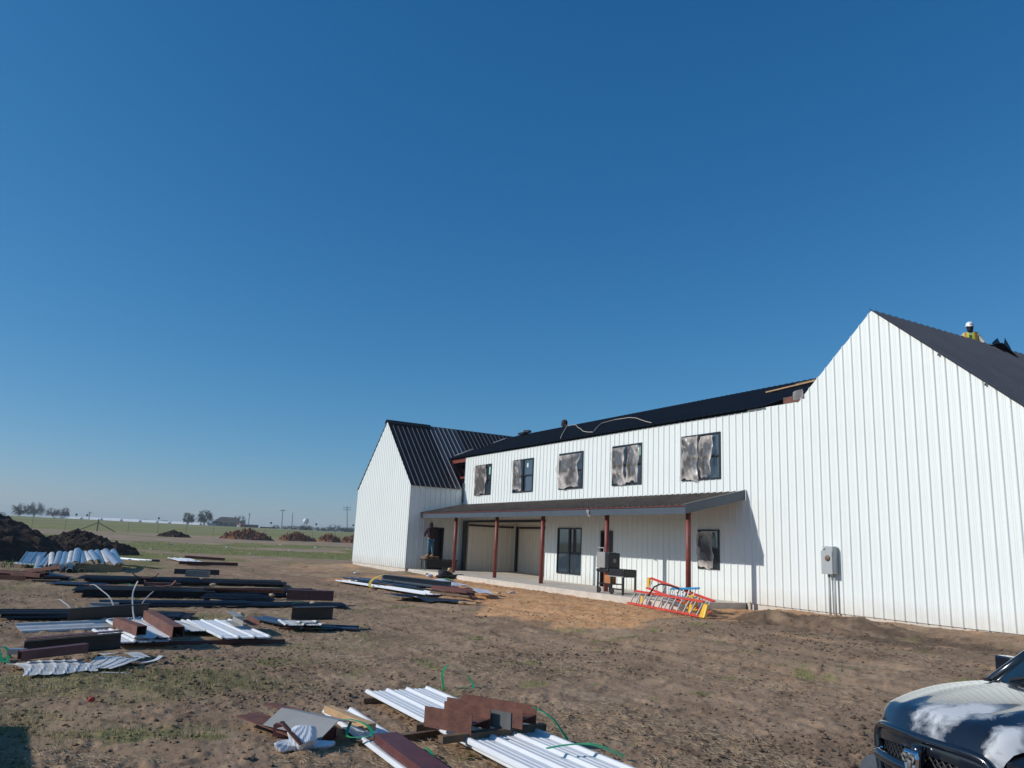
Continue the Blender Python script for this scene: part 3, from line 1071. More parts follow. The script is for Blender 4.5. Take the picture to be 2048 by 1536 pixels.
# ------------------------------------------------------------------ films on windows
def film(x0, x1, z0, z1, seed, label, y=D - .085, bulge=.05):
    r_ = random.Random(seed)
    ph = [r_.uniform(0, 6.28) for _ in range(8)]
    w_, h_ = x1 - x0, z1 - z0
    mb = MB()

    def fn(u, v):
        eL = .06 * w_ * (math.sin(5 * v + ph[0]) + .5 * math.sin(13 * v + ph[1]))
        eR = .07 * w_ * (math.sin(4 * v + ph[2]) + .5 * math.sin(11 * v + ph[3]))
        eB = .03 * h_ * (math.sin(6 * u + ph[4]) + .6 * math.sin(15 * u + ph[5]))
        x = x0 + eL * (1 - u) + eR * u + w_ * u
        z = z0 + eB * (1 - v) + h_ * v
        yy = y - bulge * (.5 + .5 * math.sin(7 * u + 3 * v + ph[6])) - .03 * math.sin(17 * u + 9 * v + ph[7]) * math.sin(12 * v + ph[1])
        return (x - (x0 + x1) / 2, yy - y, z - z0)
    mb.grid(fn, 26, 30)
    o = mb.build('plastic_film', M['film'], None, True)
    ed = []
    for i in range(27):
        for j in range(31):
            u, v = i / 26, j / 30
            ed.append(max(0, 1 - min(u * w_, (1 - u) * w_, v * h_, (1 - v) * h_ * .8) / .20))
    at_ = o.data.attributes.new('edge', 'FLOAT', 'POINT')
    at_.data.foreach_set('value', ed)
    o.location = ((x0 + x1) / 2, y, z0)
    return tag(o, label, 'plastic film', 'torn protective film hanging on the windows')


film(-37.85, -36.55, WB + .02, WT - .04, 1, 'torn grey film hanging on the farthest upper window')
film(-33.68, -32.82, WB + .12, WT - .05, 2, 'film over only the left half of an upper window')
film(-29.50, -27.82, WB + .06, WT - .10, 3, 'single wide film covering the middle upper window almost fully')
film(-25.50, -24.62, WB + .05, WT - .10, 4, 'left film of the pair on the upper window with a green sticker')
film(-24.50, -23.78, WB + .10, WT - .08, 5, 'right film of the pair beside the green sticker')
film(-21.36, -20.48, WB + .03, WT - .06, 6, 'left film of the pair on the upper window nearest the tall gable')
film(-20.36, -19.78, WB + .10, WT - .10, 7, 'narrow right film on the upper window nearest the tall gable')
film(-20.50, -19.78, 1.64, 2.84, 8, 'wrinkled film on the small lower window under the porch', bulge=.03)

# ------------------------------------------------------------------ roof odds and ends
def on_main(X, Y, dz=0.0):
    return (X, Y, ZE + SM * (Y - 19.2) + .05 + dz)


cord = [(-29.3, 19.2), (-31.6, 20.8), (-34.4, 22.8), (-36.9, 24.6), (-36.4, 24.7), (-35.2, 24.1), (-33.3, 22.87), (-31.3, 21.7), (-29.62, 20.64), (-28.2, 19.9), (-27.2, 19.5), (-27.4, 19.7), (-28.9, 20.9), (-30.3, 22.1), (-30.87, 22.65), (-30.43, 23.14), (-28.96, 22.86),
        (-27.5, 22.1), (-26.06, 21.17), (-24.4, 20.1), (-23.0, 19.25)]
rope = MB().tube([on_main(X, Y, .03) for X, Y in cord], .015, 6)
single('safety_rope', 'pale rope snaking over the black main roof', 'rope', rope, mk('pale_rope', (.50, .44, .38), .9, var=.25, scale=12))
b_ = MB().lathe([(.05, 0), (.17, .02), (.19, .30), (.12, .42), (.05, .44)], (0, 0, 0), 10)
b_.tube([(.05, 0, .10), (.45, -.1, .02), (.75, -.1, -.02)], [.12, .08, .04], 8)
single('tool_bag', 'dark tool bag sitting on the main roof ridge', 'bag', b_, mk('brown_canvas', (.03, .018, .016), .8), (-38.0, 25.1, 9.12), (0, .2, .4))
bd = MB()
bd.bar(on_main(-20.3, 22.6, .03), on_main(-18.35, 23.5, .05), .14, .05)
single('lumber_board', 'tan board lying up the main roof by the tall gable', 'board', bd, M['wood'])
bd = MB().bar(on_main(-19.5, 23.3, .06), on_main(-17.6, 24.3, .06), .10, .05)
single('lumber_board', 'second tan board nearer the ridge behind the roof opening', 'board', bd, M['oldwood'])
fl = MB().grid(lambda u, v: (-.17 + .34 * u + .05 * v - .03 * u * v, -.05 * math.sin(4 * u + 2 * v), .20 - .27 * v + .06 * u), 6, 6)
single('felt_flap', 'grey felt flap hanging over the gap beside the tall gable', 'felt flap', fl, M['felt'], (-16.08, 19.28, 6.98))
sc_ = MB().box((0, 0, .08), (.7, .4, .12)).box((.3, .1, .2), (.4, .3, .14), Matrix.Rotation(.4, 3, 'Z'))
single('sheet_scrap', 'dark scrap of roofing heaped at the valley on the ridge line', 'scrap', sc_, M['roof'], on_main(-42.0, 24.7))
for (X1, Y1, X2, Y2, lab) in ((-41.0, 19.6, -41.9, 21.1, 'short grey flashing strip low in the roof valley'), (-42.4, 22.8, -42.9, 23.9, 'short grey flashing strip high in the roof valley')):
    single('flashing_strip', lab, 'flashing', MB().bar(on_main(X1, Y1, .05), on_main(X2, Y2, .07), .14, .02), M['greytrim'])

# ------------------------------------------------------------------ electric meter box
mt_ = thing('meter_box', 'grey electric meter box with two conduits on the white wall', 'meter box', (-15.06, D, .66))
MO = mt_.location
MB().b6(-15.24, -14.88, 19.10, D - .034, 1.71, 2.48).build('enclosure', M['greybox'], mt_, off=MO, bevel=.02)
MB().prism([(-.185, 0), (.185, 0), (.185, .03), (-.185, .03)], (-15.06, 19.085, 1.70), (-15.06, 19.085, 2.35), (0, -1, 0)).build('cover', M['greybox'], mt_, off=MO, bevel=.006)
MB().lathe([(.001, 0), (.068, 0), (.085, .02), (.085, .045), (.07, .045), (.06, .03), (.001, .03)], (-15.02, 19.025, 2.14), 20, 'y').build('socket_ring', mk('meter_socket', (.17, .10, .06), .5), mt_, True, off=MO)
MB().b6(-15.21, -15.14, 19.045, 19.052, 2.40, 2.44).build('sticker', M['whitepaint'], mt_, off=MO)
MB().tube([(-15.14, 19.24, .45), (-15.14, 19.24, 1.71)], .035, 10).build('conduit', M['greybox'], mt_, True, off=MO)
MB().tube([(-14.95, 19.24, .45), (-14.95, 19.24, 1.71)], .028, 10).build('conduit', M['greybox'], mt_, True, off=MO)

# ------------------------------------------------------------------ people
def skinned(name, pts, edges, rad, mat, parent, sub=2):
    me = bpy.data.meshes.new(name)
    me.from_pydata([tuple(p) for p in pts], edges, [])
    me.materials.append(mat)
    o = bpy.data.objects.new(name, me)
    COL.objects.link(o)
    o.parent = parent
    sk = o.modifiers.new('skin', 'SKIN')
    sk.use_smooth_shade = True
    if not me.skin_vertices:
        bpy.context.view_layer.update()
    for i, r_ in enumerate(rad):
        v = me.skin_vertices[0].data[i]
        v.radius = (r_, r_) if not isinstance(r_, tuple) else r_
        v.use_root = i == 0
    s_ = o.modifiers.new('sub', 'SUBSURF')
    s_.levels = s_.render_levels = sub
    return o


def chain(P, E, Rd, start, seq):
    last = start
    for p, r_ in seq:
        P.append(p)
        Rd.append(r_)
        E.append((last, len(P) - 1))
        last = len(P) - 1
    return last


def hand(P, E, Rd, wrist, d, side, dn):
    """palm and five fingers from a wrist index along d; side: thumb side; dn: curl direction"""
    w0 = Vector(P[wrist])
    d, side, dn = Vector(d).normalized(), Vector(side).normalized(), Vector(dn).normalized()
    pal = chain(P, E, Rd, wrist, [(w0 + d * .05, (.034, .02))])
    for i, (o_, L) in enumerate(((.03, .075), (.01, .085), (-.01, .08), (-.03, .062))):
        b = w0 + d * .095 + side * o_
        chain(P, E, Rd, pal, [(b, .011), (b + d * L * .45 + dn * .012, .0095), (b + d * L * .75 + dn * .04, .008)])
    chain(P, E, Rd, pal, [(w0 + d * .05 + side * .045, .012), (w0 + d * .085 + side * .06 + dn * .015, .009)])


def head_mesh(parent, c, mat, yaw=0.0, pitch=0.0, name='head'):
    mb = MB()

    def fn(u, v):
        th, ph = math.pi * v, 2 * math.pi * u
        x, y, z = math.sin(th) * math.cos(ph), math.sin(th) * math.sin(ph), math.cos(th)
        sx, sy, sz = .095, .074, .118
        if z < 0:
            sy *= 1 - .25 * (-z)
            x = x + .15 * (-z) * (x > 0)
        f = 1.0
        px, py, pz = x * sx * f, y * sy, z * sz
        if x > .8 and abs(y) < .35 and -.35 < z < .15:
            px += .018 * (1 - abs(y) / .35)        # nose
        if x > .7 and .1 < abs(y) < .55 and .05 < z < .25:
            px -= .008                               # eye sockets
        if abs(y) > .93 and abs(z) < .3 and abs(x) < .3:
            py *= 1.14                               # ears
        q = Matrix.Rotation(yaw, 3, 'Z') @ Matrix.Rotation(pitch, 3, 'Y') @ Vector((px, py, pz))
        return q + Vector(c)
    mb.grid(fn, 28, 18)
    return mb.build(name, mat, parent, True)


denim = mk('worn_blue_denim', (.055, .16, .25), .85, var=.35, scale=9, bump=.2)
jacket = mk('dark_maroon_jacket', (.035, .016, .020), .85, var=.3, scale=8, bump=.2)
boot = mk('tan_work_boot', (.24, .15, .08), .8, var=.2)

# worker on the pallet, seen from behind, facing the far wing's wall (-X)
wk = thing('person', 'person in a dark jacket and blue jeans standing on a pallet, back turned', 'person', (-38.55, 17.22, 1.335))
# +x = towards camera; person faces -x
P = [(0, 0, .92)]
E_, Rd = [], [(.13, .09)]
sp = chain(P, E_, Rd, 0, [((-.01, 0, 1.12), (.13, .09)), ((-.03, 0, 1.34), (.16, .095)), ((-.05, 0, 1.46), (.09, .07)), ((-.07, 0, 1.54), .055), ((-.09, 0, 1.64), .075)])
for s in (-1, 1):
    chain(P, E_, Rd, 0, [((0, .10 * s, .82), .095), ((.01 - .05 * s, .13 * s, .48), .062), ((.05 - .05 * s, .16 * s, .10), .045), ((-.02 - .05 * s, .17 * s, .04), .045), ((-.12 - .05 * s, .18 * s, .03), .035)])
sh_ = 2
e_l = chain(P, E_, Rd, sh_, [((-.04, -.19, 1.40), .065), ((-.10, -.30, 1.16), .05), ((-.30, -.24, 1.02), .038)])
hand(P, E_, Rd, e_l, (-1, .2, 0), (0, 1, .2), (0, 0, -1))
e_r = chain(P, E_, Rd, sh_, [((-.04, .19, 1.40), .065), ((-.22, .30, 1.28), .05), ((-.40, .22, 1.40), .038)])
hand(P, E_, Rd, e_r, (-1, -.1, .3), (0, -1, .2), (0, 0, -1))
skinned('body', P, E_, Rd, M['skin'], wk)
head_mesh(wk, (-.10, 0, 1.62), M['skin'], math.pi, .15)
P = [(0, 0, .90)]
E_, Rd = [], [(.17, .13)]
for s in (-1, 1):
    chain(P, E_, Rd, 0, [((0, .10 * s, .80), .112), ((.01 - .05 * s, .13 * s, .48), .082), ((.05 - .05 * s, .16 * s, .10), .07)])
skinned('jeans', P, E_, Rd, denim, wk)
P = [(0, 0, .84)]
E_, Rd = [], [(.205, .165)]
t_ = chain(P, E_, Rd, 0, [((-.01, 0, 1.12), (.20, .15)), ((-.03, 0, 1.34), (.22, .15)), ((-.05, 0, 1.47), (.11, .10)), ((-.075, 0, 1.56), (.09, .085))])
chain(P, E_, Rd, 2, [((-.04, -.19, 1.40), .088), ((-.10, -.30, 1.16), .07), ((-.28, -.245, 1.03), .056)])
chain(P, E_, Rd, 2, [((-.04, .19, 1.40), .088), ((-.22, .30, 1.28), .07), ((-.38, .225, 1.39), .056)])
skinned('jacket', P, E_, Rd, jacket, wk)
hood = MB().lathe([(.01, .16), (.07, .145), (.105, .09), (.118, .02), (.11, -.06), (.09, -.11)], (-.085, 0, 1.62), 16)
hood.build('hood', jacket, wk, True)
for s in (-1, 1):
    mbt = MB().grid(lambda u, v: (.09 - .05 * s - .29 * u, .165 * s + (.05 + .01 * u) * math.cos(math.pi * v), .0 + (.115 - .06 * u) * math.sin(math.pi * v)), 6, 8)
    mbt.box((-.055 - .05 * s, .165 * s, .012), (.30, .11, .022))
    mbt.build('boot', boot, wk, True)

# pallet on a low dark bench by the far door
tb = thing('work_bench', 'low dark bench with a plywood skirt below the worker', 'bench', (-38.45, 17.72, ZS))
MB().box((0, .0, .52), (.62, 1.95, .06)).build('top', M['brownsheet'], tb)
MB().box((.30, .02, .30), (.03, 1.75, .36)).build('skirt', M['black'], tb)
for sx in (-.26, .26):
    for sy in (-.9, .9):
        MB().box((sx, sy, .245), (.07, .07, .49)).build('leg', M['greygalv'], tb)
pl = thing('wood_pallet', 'short wooden pallet laid on the dark bench under the boots', 'pallet', (-38.5, 17.2, ZS + .55))
for i in range(5):
    MB().box((-.28 + .14 * i, 0, .128), (.11, .80, .022)).build('deck_board', M['oldwood'] if i % 2 else M['wood'], pl)
for sy in (-.36, 0, .36):
    MB().box((0, sy, .058), (.66, .05, .116)).build('stringer', M['oldwood'], pl)

# roofer behind the near ridge
rf = thing('person', 'person in a white hard hat and lime safety vest behind the roof ridge', 'person', (-14.1, 25.45, 8.86))
Rz = Matrix.Rotation(-1.0, 3, 'Z')      # faces back towards the camera side


def rp_(p):
    return Rz @ Vector(p)


P = [rp_((0, 0, .28))]
E_, Rd = [], [(.16, .13)]
chain(P, E_, Rd, 0, [(rp_((.04, 0, .50)), (.15, .11)), (rp_((.10, 0, .74)), (.18, .11)), (rp_((.13, 0, .86)), (.09, .075)), (rp_((.15, 0, .95)), .055), (rp_((.17, 0, 1.05)), .075)])
for s in (-1, 1):
    chain(P, E_, Rd, 0, [(rp_((.06, .10 * s, .22)), .095), (rp_((.46, .14 * s, .24)), .07), (rp_((.50, .15 * s, -.18)), .05), (rp_((.62, .16 * s, -.22)), .04)])
ha = chain(P, E_, Rd, 2, [(rp_((.09, .19, .80)), .065), (rp_((.10, .33, .56)), .05), (rp_((.24, .42, .36)), .038)])
hand(P, E_, Rd, ha, rp_((.8, .5, -.2)), rp_((-.4, .8, .3)), (0, 0, -1))
hb = chain(P, E_, Rd, 2, [(rp_((.09, -.19, .80)), .065), (rp_((.16, -.30, .54)), .05), (rp_((.36, -.26, .44)), .038)])
hand(P, E_, Rd, hb, rp_((1, .1, -.2)), rp_((0, .8, .3)), (0, 0, -1))
skinned('body', P, E_, Rd, M['skin'], rf)
HC = rp_((.18, 0, 1.03))
head_mesh(rf, HC, M['skin'], -1.0, .25)
mask_m = mk('dark_navy_face_cover', (.008, .008, .02), .8)
mk_b = MB().lathe([(.075, -.165), (.085, -.12), (.098, -.06), (.104, 0.0), (.103, .03)], HC, 16)
mk_b.build('face_cover', mask_m, rf, True)
hh = MB().lathe([(.150, .035), (.152, .045), (.122, .055), (.118, .10), (.095, .155), (.05, .185), (.005, .19)], (0, 0, 0), 20)
hh.add([(.12, -.09, .040), (.215, -.05, .025), (.215, .05, .025), (.12, .09, .040), (.12, -.09, .052), (.215, -.05, .033), (.215, .05, .033), (.12, .09, .052)],
       [(0, 3, 2, 1), (4, 5, 6, 7), (0, 1, 5, 4), (1, 2, 6, 5), (2, 3, 7, 6)])
ho = hh.build('hard_hat', mk('white_hard_hat', (.78, .80, .82), .3, var=.03), rf, True)
ho.location = HC
ho.rotation_euler = (0, .22, -1.0)
MB().box((.118, .03, .10), (.012, .035, .03)).build('hat_logo', M['black'], ho)
shirt = mk('pale_grey_shirt', (.45, .44, .42), .85, var=.15)
P = [rp_((0, 0, .28))]
E_, Rd = [], [(.17, .14)]
chain(P, E_, Rd, 0, [(rp_((.04, 0, .50)), (.17, .125)), (rp_((.10, 0, .74)), (.195, .125)), (rp_((.13, 0, .87)), (.085, .075))])
chain(P, E_, Rd, 2, [(rp_((.09, .19, .80)), .085), (rp_((.10, .33, .56)), .068), (rp_((.22, .41, .38)), .052)])
chain(P, E_, Rd, 2, [(rp_((.09, -.19, .80)), .085), (rp_((.16, -.30, .54)), .068), (rp_((.34, -.265, .45)), .052)])
skinned('shirt', P, E_, Rd, shirt, rf)
lime = mk('lime_safety_vest', (.55, .70, .04), .7, var=.06)
orange = mk('orange_vest_stripe', (.72, .20, .07), .7, var=.05)


def torso_band(y0, y1, z0, z1, rr):
    def fn(u, v):
        a = y0 + (y1 - y0) * u
        z = z0 + (z1 - z0) * v
        cx = .02 + .12 * (z - .28) / .6
        return rp_((cx + (rr) * math.cos(a) * .80, (rr + .055) * math.sin(a), z + .05 * math.cos(a) * 0))
    return MB().grid(fn, 10, 10)


for s in (-1, 1):
    torso_band(s * .18, s * 1.05, .34, .83, .185).build('vest', lime, rf, True)
    torso_band(s * .50, s * .80, .34, .84, .192).build('vest_stripe', orange, rf, True)
torso_band(math.pi - 1.4, math.pi + 1.4, .34, .84, .185).build('vest', lime, rf, True)
denim2 = mk('dark_work_trousers', (.03, .035, .05), .85)
P = [rp_((0, 0, .26))]
E_, Rd = [], [(.17, .14)]
for s in (-1, 1):
    chain(P, E_, Rd, 0, [(rp_((.06, .10 * s, .22)), .11), (rp_((.46, .14 * s, .24)), .088), (rp_((.50, .15 * s, -.16)), .07)])
skinned('trousers', P, E_, Rd, denim2, rf)
# his loose black roofing pieces
pc = MB().add([(-.35, -.15, 0), (.35, -.1, 0), (.30, .0, .34), (-.35, -.13, .02), (.35, -.08, .0), (.30, .02, .34)], [(0, 1, 2), (3, 5, 4), (0, 2, 5, 3), (1, 4, 5, 2), (0, 3, 4, 1)])
single('roofing_offcut', 'black roofing offcut with a pointed tip, beside the roofer', 'roofing offcut', pc, M['roof'], (-13.7, 26.05, 9.30), (0, 0, 1.57))
pc = MB().add([(-.30, -.15, 0), (.33, -.1, -.1), (.10, .0, .40), (-.30, -.13, .02), (.33, -.08, -.1), (.10, .02, .40)], [(0, 1, 2), (3, 5, 4), (0, 2, 5, 3), (1, 4, 5, 2), (0, 3, 4, 1)])
single('roofing_offcut', 'steeper black roofing offcut farther right of the roofer', 'roofing offcut', pc, M['roof'], (-13.7, 26.72, 9.32), (0, 0, 1.57))

# ------------------------------------------------------------------ barbecue on the slab
gr = thing('barbecue_grill', 'black barrel barbecue grill with an open upright lid on the porch slab', 'grill', (-21.75, 16.74, ZS))
GX = lambda x: x + 22.75
# lid box standing open
MB().b6(GX(-23.55), GX(-23.05), -.30, .22, .84, 1.38).build('lid', M['greytrim'], gr, bevel=.03)
MB().b6(GX(-23.045), GX(-22.87), -.28, .22, .82, 1.36).build('lid_side', M['black'], gr, bevel=.02)
MB().lathe([(.001, 0), (.075, 0), (.075, .02), (.001, .02)], (GX(-22.87), -.03, 1.10), 14, 'x').build('thermometer', M['greytrim'], gr)
MB().tube([(GX(-23.42), -.31, 1.38), (GX(-23.42), -.31, 1.52), (GX(-23.10), -.31, 1.52), (GX(-23.10), -.31, 1.38)], .018, 8).build('handle', M['alu'], gr)
for s in (-.022, .06):
    MB().lathe([(.001, 0), (.03, 0), (.03, .012), (.001, .012)], (GX(-23.3), -.315, 1.12 + s * 2.2), 10, 'y').build('badge', M['alu'], gr)
MB().b6(GX(-23.55), GX(-22.87), -.30, .30, .70, .82).build('firebox', M['black'], gr, bevel=.03)
MB().b6(GX(-22.86), GX(-22.02), -.28, .28, .58, .84).build('side_burner', M['black'], gr, bevel=.03)
MB().b6(GX(-22.84), GX(-22.0), -.32, -.285, .58, .61).build('rail', M['greytrim'], gr)
for x in (-23.48, -22.72, -22.08):
    for y in (-.26, .26):
        MB().b6(GX(x) - .025, GX(x) + .025, y - .025, y + .025, 0.0, .58 if x > -22.5 else .70).build('leg', M['black'], gr)
MB().b6(GX(-22.70), GX(-22.10), -.27, -.23, .16, .20).build('stretcher', M['black'], gr)
MB().b6(GX(-23.45), GX(-22.75), -.24, .24, .30, .335).build('shelf', M['black'], gr)
MB().b6(GX(-23.30), GX(-22.95), -.12, .12, .336, .66).build('propane_box', mk('orange_brown_carton', (.42, .17, .06), .7), gr)
for x in (-23.35, -22.62):
    MB().lathe([(.001, -.02), (.09, -.02), (.10, 0), (.09, .02), (.001, .02)], (GX(x), -.295, .10), 16, 'y').build('wheel', M['tyre'], gr)

# ------------------------------------------------------------------ ladders
def ladder(name, label, A, B, hgt, lean, n, matr, cat='ladder', tipcap=None, step=False):
    A, B = Vector(A), Vector(B)
    L = (B - A).length
    d = (B - A).normalized()
    rz = math.atan2(d.y, d.x)
    t = thing(name, label, cat, A, rz)
    ry = -math.asin(d.z)
    t.rotation_euler = (0, ry, rz)
    sv = Vector((0, lean, 1)).normalized()

    def rail(z0, nm, x0=0, x1=L):
        o = sv * z0
        mb = MB().prism([(-.045, -.016), (.045, -.016), (.045, .016), (.030, .008), (-.030, .008), (-.045, .016)], (x0, o.y, o.z), (x1, o.y, o.z), (0, -lean, 1))
        return mb.build(nm, matr, t)
    rail(.03, 'rail')
    rail(hgt, 'rail', .25 if step else 0)
    for i in range(n):
        x = .18 + (L - .36) * i / (n - 1)
        a, b = sv * .045, sv * (hgt - .015)
        MB().tube([(x, a.y, a.z), (x + (.16 if step else 0), b.y, b.z)], .021, 8).build('rung', M['alu'], t)
    if tipcap:
        a, b = sv * .0, sv * (hgt + .02)
        mbc = MB().add([(L - .02, a.y - .05, a.z), (L + .24, a.y - .05, a.z - .0), (L + .20, b.y - .04, b.z - .08), (L + .04, b.y - .05, b.z - .06), (L - .02, a.y + .05, a.z), (L + .24, a.y + .05, a.z), (L + .20, b.y + .05, b.z - .08), (L + .04, b.y + .05, b.z - .06)],
                       [(0, 1, 2, 3), (4, 7, 6, 5), (0, 4, 5, 1), (1, 5, 6, 2), (2, 6, 7, 3), (3, 7, 4, 0)])
        mbc.build('end_cap', tipcap, t, bevel=.03)
    return t


l1 = ladder('ladder', 'red extension ladder lying on its edge nearest the camera by the slab', (-20.2, 15.98, .45), (-16.2, 15.30, .42), .43, .30, 12, M['ladder'], tipcap=M['yellowcap'], step=True)
for x in (.75, 3.45):
    MB().box((x, .10, .17), (.12, .04, .24), Matrix.Rotation(.35, 3, 'Y')).build('bracket', M['yellowcap'], l1)
l2 = ladder('ladder', 'red ladder lying behind the first with its far tip raised', (-20.2, 16.75, .92), (-16.3, 15.75, .50), .36, .35, 9, M['ladder'])
MB().box((-.05, .1, .18), (.16, .05, .30)).build('end_cap', M['yellowcap'], l2)
l3 = ladder('ladder', 'blue ladder section across the back of the red ladders', (-18.6, 16.25, .74), (-16.95, 15.85, .86), .30, .4, 5, M['blue'])
cb = MB().tube([(.0 + .20 * math.cos(a), .02 * a, .20 * math.sin(a)) for a in [i * .35 for i in range(40)]], .022, 6)
single('cable_coil', 'orange extension cable coiled on the blue ladder end', 'cable', cb, M['yellowcap'], (-17.1, 15.72, .72), (0, .2, 0), smooth=True)
hs = MB().tube([(-.5, 0, .0), (-.25, .02, .28), (.0, .05, .38), (.4, .1, .36), (.75, .1, .30)], .024, 8)
single('air_hose', 'dark hose draped over the red ladders', 'hose', hs, M['tyre'], (-18.4, 15.75, .78), smooth=True)

# debris bag at the slab's left corner
random.seed(3)
bl = MB()


def blob(mb, c, s, seed, nu=14, nv=10, amp=.28):
    r_ = random.Random(seed)
    ph = [r_.uniform(0, 6.28) for _ in range(6)]

    def fn(u, v):
        th, p_ = math.pi * v, 2 * math.pi * u
        k = 1 + amp * (.5 * math.sin(3 * p_ + ph[0] + 2 * th) + .35 * math.sin(5 * th + ph[1] + p_) + .25 * math.sin(7 * p_ + ph[2] + 5 * th)) * math.sin(th)
        return (c[0] + s[0] * k * math.sin(th) * math.cos(p_), c[1] + s[1] * k * math.sin(th) * math.sin(p_), c[2] + s[2] * k * math.cos(th))
    mb.grid(fn, nu, nv)


blob(bl, (0, 0, .18), (.32, .36, .22), 4, 18, 12, .4)
blob(bl, (.2, .62, .10), (.30, .42, .15), 5, 18, 12, .45)
single('bin_bag', 'dark bulging bag dumped at the foot of the first porch post', 'bag', bl, mk('dark_bag', (.02, .022, .026), .5, var=.4), (-33.5, 15.75, gz(-33.5, 15.75) - .03), smooth=True)
bl = MB()
blob(bl, (0, 0, .06), (.10, .13, .09), 8)
single('insulation_scrap', 'tan lump of insulation on the dark bag by the slab corner', 'scrap', bl, mk('tan_foam', (.55, .38, .22), .9), (-33.2, 15.9, gz(-33.2, 15.9) + .36), smooth=True)
bl = MB()
blob(bl, (0, 0, .07), (.12, .16, .09), 9)
single('plastic_wrap', 'white crumpled wrap beside the dark bag at the slab corner', 'wrap', bl, M['bag'], (-34.1, 15.3, gz(-34.1, 15.3)), smooth=True)
# pale kick board left of slab
single('lumber_board', 'pale board lying along the slab edge by the far wing', 'board', MB().bar((-38.5, 16.05, .52), (-36.3, 16.12, .50), .10, .09), M['concrete'])
single('block', 'short white block at the slab corner below the small window', 'block', MB().box((0, 0, .1), (.35, .25, .22)), M['concrete'], (-18.3, 16.4, .36))

# ------------------------------------------------------------------ loose metal: makers
def sheet_mesh(L, W=.95, n=1, gap=.012, hr=.03, skew=0.0, curl=0.0, seed=0):
    """stack of n ribbed sheets, length along x, width along y, each with real thickness"""
    r_ = random.Random(seed)
    mb = MB()
    nx = max(2, int(L / .8)) if curl else 1
    top = []
    nr = int(W / .3048)
    xs = []
    for j in range(nr + 1):
        b = -W / 2 + .04 + j * ((W - .08) / max(1, nr))
        xs += [(b - .036, 0), (b - .014, hr), (b + .014, hr), (b + .036, 0)]
        if j < nr:
            c = b + (W - .08) / nr / 2
            xs += [(c - .05, 0), (c - .04, .006), (c - .025, .006), (c - .015, 0), (c + .015, 0), (c + .025, .006), (c + .04, .006), (c + .05, 0)]
    for i in range(n):
        jt = .28 if n > 2 else .04 * (n > 1)
        dx, dy = r_.uniform(-jt, jt), r_.uniform(-jt, jt) * .3
        z = i * gap
        pts = [(y, h) for y, h in xs]
        m_ = len(pts)
        P = []
        for k in range(nx + 1):
            x = -L / 2 + L * k / nx
            zc = curl * ((x / (L / 2)) ** 2)
            P += [(x + dx, y + dy + skew * x, z + h + zc) for y, h in pts]
            P += [(x + dx, y + dy + skew * x, z + h + zc - .004) for y, h in pts]
        F = []
        for k in range(nx):
            a, b = k * 2 * m_, (k + 1) * 2 * m_
            for q in range(m_ - 1):
                F.append((a + q, b + q, b + q + 1, a + q + 1))
                F.append((a + m_ + q, a + m_ + q + 1, b + m_ + q + 1, b + m_ + q))
            F.append((a, a + m_, b + m_, b))
            F.append((a + m_ - 1, b + m_ - 1, b + 2 * m_ - 1, a + 2 * m_ - 1))
        for a in (0, nx * 2 * m_):
            for q in range(m_ - 1):
                F.append((a + q, a + q + 1, a + m_ + q + 1, a + m_ + q) if a == 0 else (a + q, a + m_ + q, a + m_ + q + 1, a + q + 1))
        mb.add(P, F)
    return mb


def seg(A, B):
    """midpoint, length, heading of a ground segment"""
    A, B = Vector((*A, 0)), Vector((*B, 0))
    d = B - A
    return (A + B) / 2, d.length, math.atan2(d.y, d.x)


def sheet(label, A, B, W, z, mat, n=1, cat='metal sheet', group=None, tilt=(0, 0), name='metal_sheet', **kw):
    if group == 'black sheet stacks' and n > 1:
        gap = kw.pop('gap', .03)
        r_ = random.Random(label)
        names = ['bottom'] + ['second', 'third', 'fourth', 'fifth'][:n - 2] + ['top']
        for i in range(n):
            k = r_.uniform(-.22, .22)
            dx, dy = (B[0] - A[0]), (B[1] - A[1])
            ll = math.hypot(dx, dy)
            ux, uy = dx / ll, dy / ll
            sx, sy = -uy * r_.uniform(-.13, .13), ux * r_.uniform(-.13, .13)
            e = r_.uniform(-.22, .22)
            tw = r_.uniform(-.05, .05)
            o = sheet(f'{names[i]} sheet of the {label}', (A[0] + ux * k + sx - uy * tw, A[1] + uy * k + sy + ux * tw), (B[0] + ux * e + sx + uy * tw, B[1] + uy * e + sy - ux * tw), W * r_.uniform(.8, 1.0), z + i * gap,
                      (M['blacksheet'], M['navysheet'], M['charsheet'])[r_.randrange(3)], 1, cat, 'black sheet stack layers', tilt, name, **kw)
        return o
    c, L, rz = seg(A, B)
    o = sheet_mesh(L, W, n, **kw).build(name, mat, None)
    o.location = (c.x, c.y, gz(c.x, c.y) + z)
    o.rotation_euler = (tilt[0], tilt[1], rz)
    return tag(o, label, cat, group)


